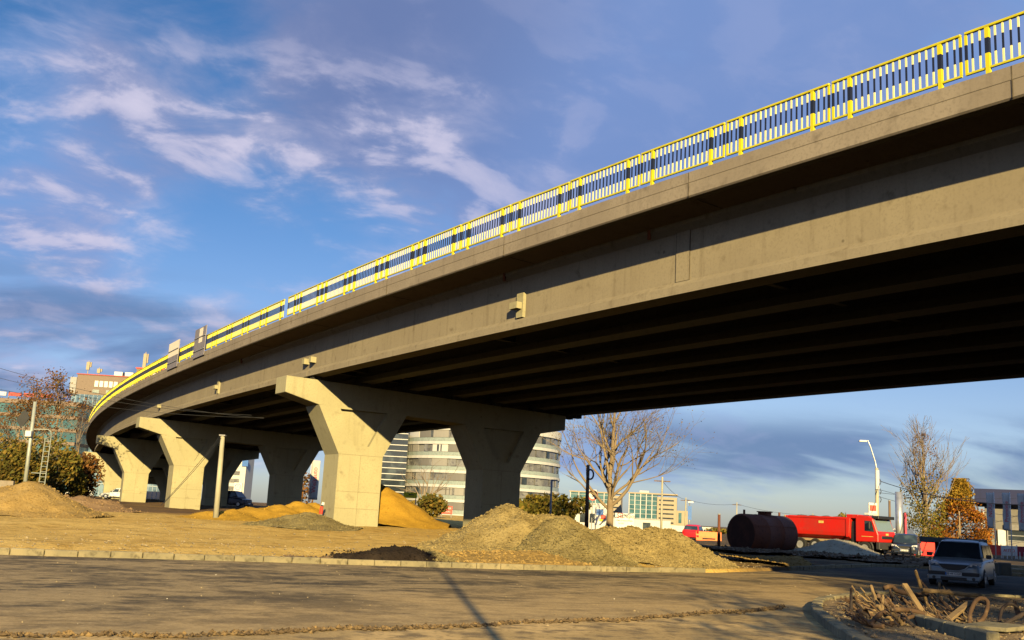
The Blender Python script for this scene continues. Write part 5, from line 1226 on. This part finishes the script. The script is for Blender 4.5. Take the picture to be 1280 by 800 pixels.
p = base_at(146, 130); car('saloon_car', 'white saloon parked at the foot of the third bridge pier', p, R(185), WCAR, 4.2, 1.65, 1.40, 'sedan')
p = base_at(288, 118); car('dark_car', 'dark car parked under the bridge in front of the dealer building', p, R(-20), NCAR, 4.6, 1.85, 1.75, 'suv')
p = base_at(92, 128); car('distant_car', 'pale distant car in the shadow below the brown bush', p, R(200), WCAR, 4.1, 1.68, 1.45, 'hatch')
# orange barrier by the red hatchback
p = base_at(886, 98); r = empty('barrier', p, 0, 'long orange road barrier right of the red hatchback', 'barrier'); b = MB(); b.prism([(-.25, 0), (.25, 0), (.12, .4), (.1, .85), (-.1, .85), (-.12, .4)], lambda u, v, w: (w, u, v), -1.2, 1.2); b.build('body', ORNG, r, bevel=.02); MB().box((0, -.2, .2), (1.2, .1, .12)).build('slot', DARK, r)

# red tipper truck
p = gnd(1062, 698, .15); p = Vector((at(1050, 690, 74).x, 74, .15)); 
r = empty('tipper_truck', p, R(-50), 'red tipper truck with loaded body behind the pale gravel heap', 'truck'); r.scale = (.94, .94, .94)
RT = M('truck_red', (.52, .014, .006), .4, [(.8, 5, (.42, .022, .012), .42, .7), (4, 5, (.36, .05, .025), .55, .8)], spec=.5); CH = flat('truck_chassis', (.035, .035, .035), .7); SBEIGE = flat('dusty_beige', (.38, .28, .15), .8)
Lb = 5.6; xb0, xb1 = -3.7, 1.5
b = MB(); prof = [(-1.22, 1.30), (-1.25, 1.55), (-1.25, 2.62), (-1.18, 2.66), (-1.12, 2.60), (1.12, 2.60), (1.18, 2.66), (1.25, 2.62), (1.25, 1.55), (1.22, 1.30), (.8, 1.02), (-.8, 1.02)]
n = len(prof); vs = []
for x, sl in ((xb0, 0), (xb0 + .35, 0), (xb1, 0)):
    for y, z in prof: vs.append((x - (.30 * (z - 1.0) / 1.6 if x == xb0 else -.12 * (z - 1.0) / 1.6 if x == xb1 else 0), y, z))
fs = [(i * n + j, i * n + (j + 1) % n, (i + 1) * n + (j + 1) % n, (i + 1) * n + j) for i in range(2) for j in range(n)] + [tuple(range(n)), tuple(range(3 * n - 1, 2 * n - 1, -1))]
b.add(vs, fs); tb = b.build('tipper_body', RT, r, bevel=.02)
for s_ in (-1, 1):
    MB().box(((xb0 + xb1) / 2, s_ * 1.275, 2.60), (xb1 - xb0 - .2, .05, .14)).build('top_rim', RT, tb)
    b = MB(); 
    b.bar((xb0 - .06, s_ * 1.27, 1.15), (xb0 - .30, s_ * 1.27, 2.66), .08, .16); b.build('rear_rib', SBEIGE if s_ < 0 else RT, tb)
    MB().box((xb1 - .10, s_ * 1.275, 1.9), (.18, .05, 1.3)).build('front_rib', RT, tb)
    MB().box((-.8, s_ * 1.262, 2.25), (.42, .02, .18)).build('emblem', flat('emblem_gold', (.6, .45, .12), .5), tb)
    MB().box(((xb0 + xb1) / 2 + .2, s_ * .95, .92), (xb1 - xb0 - 1.6, .12, .16)).build('side_guard', SBEIGE, r)
MB().box((xb1 + .28, 0, 2.75), (.95, 2.4, .28)).build('headboard', RT, tb, bevel=.03)
b = MB(); nx_, ny_ = 22, 8
for i in range(nx_ + 1):
    for j in range(ny_ + 1):
        x = xb0 + .1 + (xb1 - xb0 - .3) * i / nx_; y = -1.08 + 2.16 * j / ny_
        b.v.append((x, y, 2.55 + .22 * math.sin(math.pi * j / ny_) * (.6 + .4 * math.sin(i * 1.3)) + .05 * mnoise.noise(Vector((x * 2, y * 2, 0)))))
for i in range(nx_):
    for j in range(ny_): q_ = i * (ny_ + 1) + j; b.f.append((q_, q_ + ny_ + 1, q_ + ny_ + 2, q_ + 1)); b.m.append(0)
b.build('load', flat('dark_load', (.16, .09, .08), .9, var=.5), r, smooth=True)
MB().box((-.1, 0, .78), (7.2, .9, .26)).build('chassis', CH, r)
# cab
cx0, cx1 = 2.05, 3.85
b = MB(); cab = [(cx0, .95), (cx0, 2.72), (cx0 + .25, 2.86), (cx1 - .75, 2.82), (cx1 - .42, 2.62), (cx1 - .08, 1.72), (cx1, 1.5), (cx1, .98)]
b.prism(cab, lambda u, v, w: (u, w, v), -1.22, 1.22); cb = b.build('cab', RT, r, bevel=.05)
wd = Vector((cx1 - .08 - (cx1 - .42), 0, 1.72 - 2.62)); a0 = Vector((cx1 - .42, 0, 2.62)); nn = Vector((-wd.z, 0, wd.x)).normalized()
b = MB(); b.add([a0 + wd * t + nn * o_ + Vector((0, y, 0)) for o_ in (-.01, .02) for t, y in ((.06, -1.08), (.06, 1.08), (.97, 1.12), (.97, -1.12))], [(0, 1, 2, 3), (7, 6, 5, 4), (0, 4, 5, 1), (1, 5, 6, 2), (2, 6, 7, 3), (3, 7, 4, 0)]); b.build('windscreen', M('truck_glass', (.16, .22, .24), .08, spec=.8), cb)
MB().box((cx1 - .28, 0, 2.74), (.55, 2.2, .22)).build('sun_visor', BLACK, cb, bevel=.03)
MB().box((cx0 + .55, 0, 2.98), (.4, 1.2, .16)).build('roof_box', WHITE, cb, bevel=.02)
for s_ in (-1, 1):
    b = MB(); b.prism([(cx0 + .75, 1.75), (cx1 - .30, 1.70), (cx1 - .50, 2.45), (cx0 + .75, 2.48)], lambda u, v, w: (u, w, v), s_ * 1.215, s_ * 1.235); b.build('side_window', GLASS, cb)
    MB().box((cx0 + .95, s_ * 1.225, 1.35), (.9, .02, .04)).build('door_trim', flat('emblem_gold', (.6, .45, .12), .5), cb)
    MB().box((cx1 - .55, s_ * 1.42, 2.15), (.12, .22, .5)).build('mirror', BLACK, cb, bevel=.02)
    MB().box((cx1 + .02, s_ * .92, .78), (.10, .42, .20)).build('headlight', M('lamp_housing', (.50, .52, .54), .12, spec=.9), r, bevel=.02)
    MB().tube([(cx1 + .0, s_ * 1.0, .55), (cx1 + .09, s_ * 1.0, .55)], .09, 10).build('fog_lamp', WHITE, r)
    for xw in (2.75, -1.4, -2.7): 
        w_ = MB().tube([(0, -.16, 0), (0, -.13, 0), (0, .13, 0), (0, .16, 0)], [.47, .5, .5, .47], 24).build('wheel', DARK, r, loc=(xw, s_ * 1.03, .5)); MB().tube([(0, s_ * .10, 0), (0, s_ * .175, 0)], .28, 16).build('rim', GREYM, w_)
    b = MB(); b.tube([(2.75 + .62 * math.cos(a), s_ * 1.10, .5 + .62 * math.sin(a)) for a in [math.pi * i / 12 for i in range(13)]], .07, 6); b.build('mudguard', CH, r)
    MB().box((.55, s_ * .95, .75), (1.3, .5, .55)).build('fuel_tank', CH, r, bevel=.05)
MB().box((cx1 - .05, 0, .72), (.30, 2.42, .52)).build('bumper', CH, r, bevel=.05)
MB().box((cx1 + .01, 0, 1.32), (.06, 1.5, .22)).build('grille', BLACK, cb, bevel=.02); MB().box((cx1 + .01, 0, 1.55), (.05, .3, .14)).build('badge', flat('emblem_gold', (.6, .45, .12), .5), cb)
MB().box((1.78, 0, 1.6), (.42, 2.0, 1.6)).build('cab_back', BLACK, r)

# ---------------------------------------------------------------- kerbed island with debris
IS = [(5.0, 11.0), (5.05, 13.2), (5.25, 15.4), (5.75, 18.4), (6.35, 21.0), (7.25, 23.6), (8.3, 25.3), (9.8, 27.2), (12.0, 28.6), (14.5, 29.0), (18, 27.5), (21.5, 24), (22, 16), (20, 10)]
def smooth_poly(P, n=4):
    out = []
    m_ = len(P)
    for i in range(m_ - 1):
        p0, p1, p2, p3 = [Vector((*P[min(max(j, 0), m_ - 1)], 0)) for j in (i - 1, i, i + 1, i + 2)]
        for k in range(n): t = k / n; out.append(tuple((.5 * ((2 * p1) + (p2 - p0) * t + (2 * p0 - 5 * p1 + 4 * p2 - p3) * t * t + (3 * p1 - p0 - 3 * p2 + p3) * t ** 3))[:2]))
    out.append(tuple(P[-1])); return out
ISP = smooth_poly(IS, 6)
kerb_run(ISP, 'kerb', w=.22, h=.15, step=.6)
cxi, cyi = 12.5, 19.0
def inside(x, y):
    c = False; P = ISP; j = len(P) - 1
    for i in range(len(P)):
        if ((P[i][1] > y) != (P[j][1] > y)) and (x < (P[j][0] - P[i][0]) * (y - P[i][1]) / (P[j][1] - P[i][1]) + P[i][0]): c = not c
        j = i
    return c
def hi(x, y): return .10 + .05 * fr(x + 9, y, .8, 4) + .02 * fr(x, y, 3, 3)
b = MB(); K_ = 16; m_ = len(ISP)
for k in range(K_ + 1):
    t = k / K_
    for (x, y) in ISP: X, Y = x + (cxi - x) * t, y + (cyi - y) * t; b.v.append((X, Y, hi(X, Y) if k else .09))
for k in range(K_):
    for i in range(m_ - 1): b.f.append((k * m_ + i, k * m_ + i + 1, (k + 1) * m_ + i + 1, (k + 1) * m_ + i)); b.m.append(0)
ISM = heap_mat('island_gravel', (.33, .235, .13), (.23, .165, .095), (.13, .095, .06), 9, 1.0)
tag(b.build('traffic_island', ISM, smooth=True, fix=True), kind='structure')
b = MB(); c = 0
while c < 4200:
    x, y = random.uniform(5, 15), random.uniform(13, 28)
    if inside(x, y): r_ = random.uniform(.008, .03) * (2 if random.random() < .05 else 1); stone(b, (x, y, hi(x, y) + r_ * .3), r_, random.choice((0, 0, 1))); c += 1
tag(b.build('island_stones', [ISM, PEB]), kind='stuff', label='brown gravel and stones covering the kerbed island', cat='gravel')
DG = 'broken pipes and posts dumped on the island'
def ip(x, y, lift=.0):
    "point over the island seen at pixel x,y when it lies on the ground, raised by lift"
    q = gnd(x, y, .12 + lift); return q
def rough_up(b_, rad, hollow=False):
    "knots, bark and splintered ends: push every ring vertex in or out a little"
    n = len(b_.v)
    for i, v in enumerate(b_.v):
        f = .06 * rad if not hollow else .02 * rad
        b_.v[i] = (v[0] + random.gauss(0, f), v[1] + random.gauss(0, f), v[2] + random.gauss(0, f) + (random.uniform(-.5, .8) * rad if i >= n - 10 and not hollow else 0))
def stick(name, x0, y0, x1, y1, rad, mat, label, z1=None, cat='post', hollow=False, flatb=None, grp=DG, Yb=None, dY=0):
    """lower end stands on the ground at pixel (x1,y1); upper end is seen at pixel (x0,y0), dY metres deeper"""
    a = ip(x1, y1) if Yb is None else at(x1, y1, Yb)
    e = at(x0, y0, a.y + dY)
    r = empty(name, a, 0, label, cat, grp); q = e - a
    if flatb: MB().bar((0, 0, 0), tuple(q), flatb[0], flatb[1]).build('shaft', mat, r, bevel=.008)
    else:
        k = 9; kink = min(rad, .04) * (.4 if name in ('stick', 'log') else .12)
        P = [q * (i / (k - 1)) + Vector((random.gauss(0, kink), random.gauss(0, kink), random.gauss(0, kink))) * (0 < i < k - 1) for i in range(k)]
        tp = random.uniform(.55, .9) if name in ('stick', 'post') else 1
        b_ = MB().tube(P, [rad * random.uniform(.85, 1.15) * (1 + (tp - 1) * i / (k - 1)) for i in range(k)], 10); rough_up(b_, rad, hollow)
        b_.build('shaft', mat, r, smooth=False)
    if hollow:
        d_ = q.normalized(); MB().tube([q - d_ * .005, q + d_ * .006], rad * .72, 10).build('hollow_end', DARK, r)
    else: d_ = q.normalized(); MB().tube([q - d_ * .003, q + d_ * .004], rad * .45, 7).build('broken_end', WOODL, r)
    return r
CX = lambda x: 1020 + x / 4.923
CY = lambda y: 690 + y / 4.923
def ST(name, a, c, rad, mat, label, **kw):
    rad *= .62
    return stick(name, CX(a[0]), CY(a[1]), CX(c[0]), CY(c[1]), rad, mat, label, **kw)
ST('post', (612, 115), (690, 345), .055, PIPEL, 'longest pale post leaning left at the top of the debris heap', dY=-.5)
ST('post', (640, 172), (745, 300), .05, PIPEB, 'brown post crossing behind the longest pale post', dY=.3)
ST('pipe', (652, 233), (1010, 268), .075, PIPEL, 'long horizontal tan pipe with open left end on the debris', hollow=True, cat='pipe', Yb=22.4, dY=-.6)
ST('post', (760, 187), (748, 330), .05, PIPEL, 'short upright pale stake right of the longest post', dY=0)
ST('plank', (543, 196), (672, 395), .05, PIPEL, 'thick plank leaning left in the middle of the debris', flatb=(.12, .05), cat='plank', dY=.5)
ST('post', (336, 207), (392, 350), .06, PIPEL, 'pale post leaning left at the left part of the debris', dY=.2)
ST('post', (411, 268), (410, 372), .05, PIPEL, 'short upright post beside the pale leaning one', dY=0)
ST('post', (452, 230), (470, 300), .06, PIPEB, 'stubby brown post end sticking up left of the plank', dY=0)
ST('pipe', (300, 402), (398, 335), .06, PIPEL, 'pale pipe piece lying at the left rim of the debris', cat='pipe', Yb=20.8, dY=-.3)
for (a, c) in (((240, 312), (350, 278)), ((245, 350), (355, 312)), ((225, 400), (330, 445))):
    ST('pipe', a, c, .085, PIPED, 'thick black pipe piece lying at the left end of the debris', cat='pipe', dY=.2, hollow=True)
ST('post', (216, 228), (216, 385), .055, PIPED, 'dark upright post at the left end of the debris heap')
ST('plank', (945, 312), (785, 440), .07, PIPEL, 'wide weathered plank rising to the right', flatb=(.13, .05), cat='plank', dY=.8)
ST('post', (820, 270), (862, 345), .045, PIPED, 'thin dark stick leaning left near the right end of the pipe')
ST('post', (760, 282), (835, 370), .05, PIPEB, 'brown stick lying under the horizontal pipe', dY=.4)
ST('log', (812, 452), (880, 415), .085, PIPEL, 'short thick pale log in front of the weathered plank', cat='log', Yb=19.6, dY=-.3)
ST('post', (1222, 305), (1252, 405), .085, PIPEB, 'thick broken post standing at the far right of the island')
ST('pipe', (1285, 375), (1140, 455), .06, PIPED, 'dark pipe lying at the far right of the island', cat='pipe', dY=.2)
ST('post', (650, 380), (600, 430), .04, PIPEB, 'small brown stick in front of the plank')
random.seed(12)
for i in range(120):
    cx_, cy_ = random.uniform(230, 960), random.uniform(285, 440); a = random.uniform(-1.2, 1.0); L_ = random.uniform(35, 150)
    ST('stick', (cx_ - L_ * math.cos(a), cy_ - 15 - L_ * abs(math.sin(a)) * .6), (cx_, cy_ + 20), random.choice((.018, .024, .03, .04, .06)), random.choice((PIPEB, PIPED, PIPEB, PIPEL, WOODD, PIPED)), 'short broken brown stick lying in the debris heap on the island', cat='stick', dY=random.uniform(-.4, .4))
def hose(pts, rad, mat, label, Y0):
    rad *= .55
    P = []
    for x, y, Y in pts: q = at(CX(x), CY(y), Y); q.z = max(q.z, hi(q.x, q.y) + rad * .8); P.append(q)
    S_ = []
    for i in range(len(P) - 1):
        p0, p1, p2, p3 = [P[min(max(j, 0), len(P) - 1)] for j in (i - 1, i, i + 1, i + 2)]
        for k in range(6): t = k / 6; S_.append(.5 * ((2 * p1) + (p2 - p0) * t + (2 * p0 - 5 * p1 + 4 * p2 - p3) * t * t + (3 * p1 - p0 - 3 * p2 + p3) * t ** 3))
    S_.append(P[-1]); o = S_[0].copy()
    b_ = MB().tube([q - o for q in S_], [rad * random.uniform(.94, 1.06) for _ in S_], 10); rough_up(b_, rad * .8)
    return tag(b_.build('bent_pipe', mat, loc=o, smooth=True), label, 'pipe', DG)
hose([(420, 545, 17.4), (350, 490, 17.6), (352, 425, 17.8), (410, 375, 18.0), (510, 355, 18.4), (630, 370, 18.6), (760, 430, 18.6)], .075, PIPEB, 'thick brown bent pipe arching over the front of the debris', 0)
hose([(455, 470, 17.9), (520, 425, 18.0), (600, 395, 18.3), (690, 395, 18.6), (800, 450, 18.4)], .06, PIPEB, 'second bent brown pipe lying under the arching one', 0)
hose([(945, 455, 18.6), (950, 370, 18.9), (985, 300, 19.2), (1030, 285, 19.3), (1058, 320, 19.2), (1035, 400, 18.9), (1000, 450, 18.7)], .07, PIPEB, 'tan pipe bent into a tall loop right of the plank', 0)
hose([(1130, 455, 19.4), (1132, 400, 19.6), (1150, 345, 19.8), (1195, 318, 20), (1240, 340, 20)], .055, PIPED, 'dark hose arch at the far right of the island', 0)
hose([(880, 300, 22.6), (930, 285, 22.6), (990, 300, 22.4), (1045, 320, 22)], .05, PIPEB, 'crooked brown branch lying behind the tan loop', 0)
hose([(420, 222, 22.8), (470, 212, 22.9), (500, 240, 22.8), (600, 262, 22.5), (690, 262, 22.5)], .09, PIPEB, 'thick brown pipe curving at the back of the debris', 0)
hose([(940, 470, 17.9), (900, 440, 18), (960, 480, 17.6), (1000, 500, 17.2)], .03, PIPED, 'thin dark cable lying by the flat slab', 0)
# concrete kerbstones and slab dumped in front
a, c = ip(CX(600), CY(432)), ip(CX(1100), CY(560)); n_ = 4
for i in range(n_):
    p0, p1 = a.lerp(c, i / n_), a.lerp(c, (i + .97) / n_); m0 = (p0 + p1) / 2; r_ = MB(); r_.bar(p0 - m0, p1 - m0, .2, .24); o = r_.build('kerbstone', KERB, loc=m0 + Vector((0, 0, .03)), bevel=.02); tag(o, 'grey kerbstone in the row laid in front of the debris', 'kerbstone', 'row of loose kerbstones')
pc = ip(CX(1085), CY(478)); o = MB().add([(-.62, -.1, 0), (-.05, -.62, .02), (.55, -.25, .05), (.1, .45, .03)] + [(-.62, -.1, .07), (-.05, -.62, .09), (.55, -.25, .12), (.1, .45, .10)], [(3, 2, 1, 0), (4, 5, 6, 7), (0, 1, 5, 4), (1, 2, 6, 5), (2, 3, 7, 6), (3, 0, 4, 7)]).build('flat_slab', KERB, loc=pc, bevel=.01); tag(o, 'flat grey slab lying tilted behind the kerbstones', 'slab', DG)

# ---------------------------------------------------------------- things behind the camera whose shadows reach the road
r = empty('street_lamp', (1.85, -3.5, 0), 0, 'street lamp behind the camera whose thin shadow crosses the road', 'street lamp'); MB().tube([(0, 0, -.2), (0, 0, 9.6)], [.10, .065], 10).build('pole', STEEL, r, smooth=True); MB().tube([(0, 0, 9.5), (-.3, .8, 10.0), (-.5, 1.8, 10.1)], .06, 8).build('arm', STEEL, r); MB().box((-.5, 2, 10.1), (.3, .7, .12)).build('lamp_head', STEEL, r)
r = empty('office_block', (58, 16, 0), R(-6), 'plain unseen block added outside the right picture edge to shade the forecourt', 'office building')  # out of view, added only to throw shade over forecourt and flags
block(r, 'wall', -15, 15, 0, 12, 0, 25, GRW); block(r, 'roof_edge', -15.3, 15.3, -.3, 12.3, 25.01, 25.5, GREYM)
for i in range(7):
    for k in range(8): block(r, 'window', -13.6 + k * 3.5, -12 + k * 3.5, 11.9, 12.05, 1.4 + i * 3.4, 3.0 + i * 3.4, GLD)
random.seed(31)
def shade_tree(x, y, h, w, n, label):
    tr = [((0, 0, -.3), .22), ((0, 0, h * .3), .16), ((.1, 0, h * .9), .03)]
    lb = [((0, 0, h * f), (math.cos(a) * .7, math.sin(a) * .7, .8), .08, w * (1.1 - f * .6)) for f, a in [(.25 + .07 * i, i * 2.4) for i in range(9)]]
    return build_tree('roadside_tree', label, 'tree', (x, y, 0), lb, tr, 2, BARK, LFYG, n, (.10, .2), 'trees behind the camera', minr=.015, jit=.5)
shade_tree(18.0, -2.5, 11.5, 3.0, 5200, 'leafy tree behind the camera on the road side, nearest the bridge')
shade_tree(22.5, -6, 12.5, 3.2, 5200, 'leafy tree behind the camera standing under the bridge edge')
shade_tree(13.6, -7, 11.5, 1.6, 2600, 'slim leafy tree behind the camera right of the lamp')
shade_tree(8.3, -9, 8.2, 2.6, 1300, 'thin nearly bare tree behind the camera')
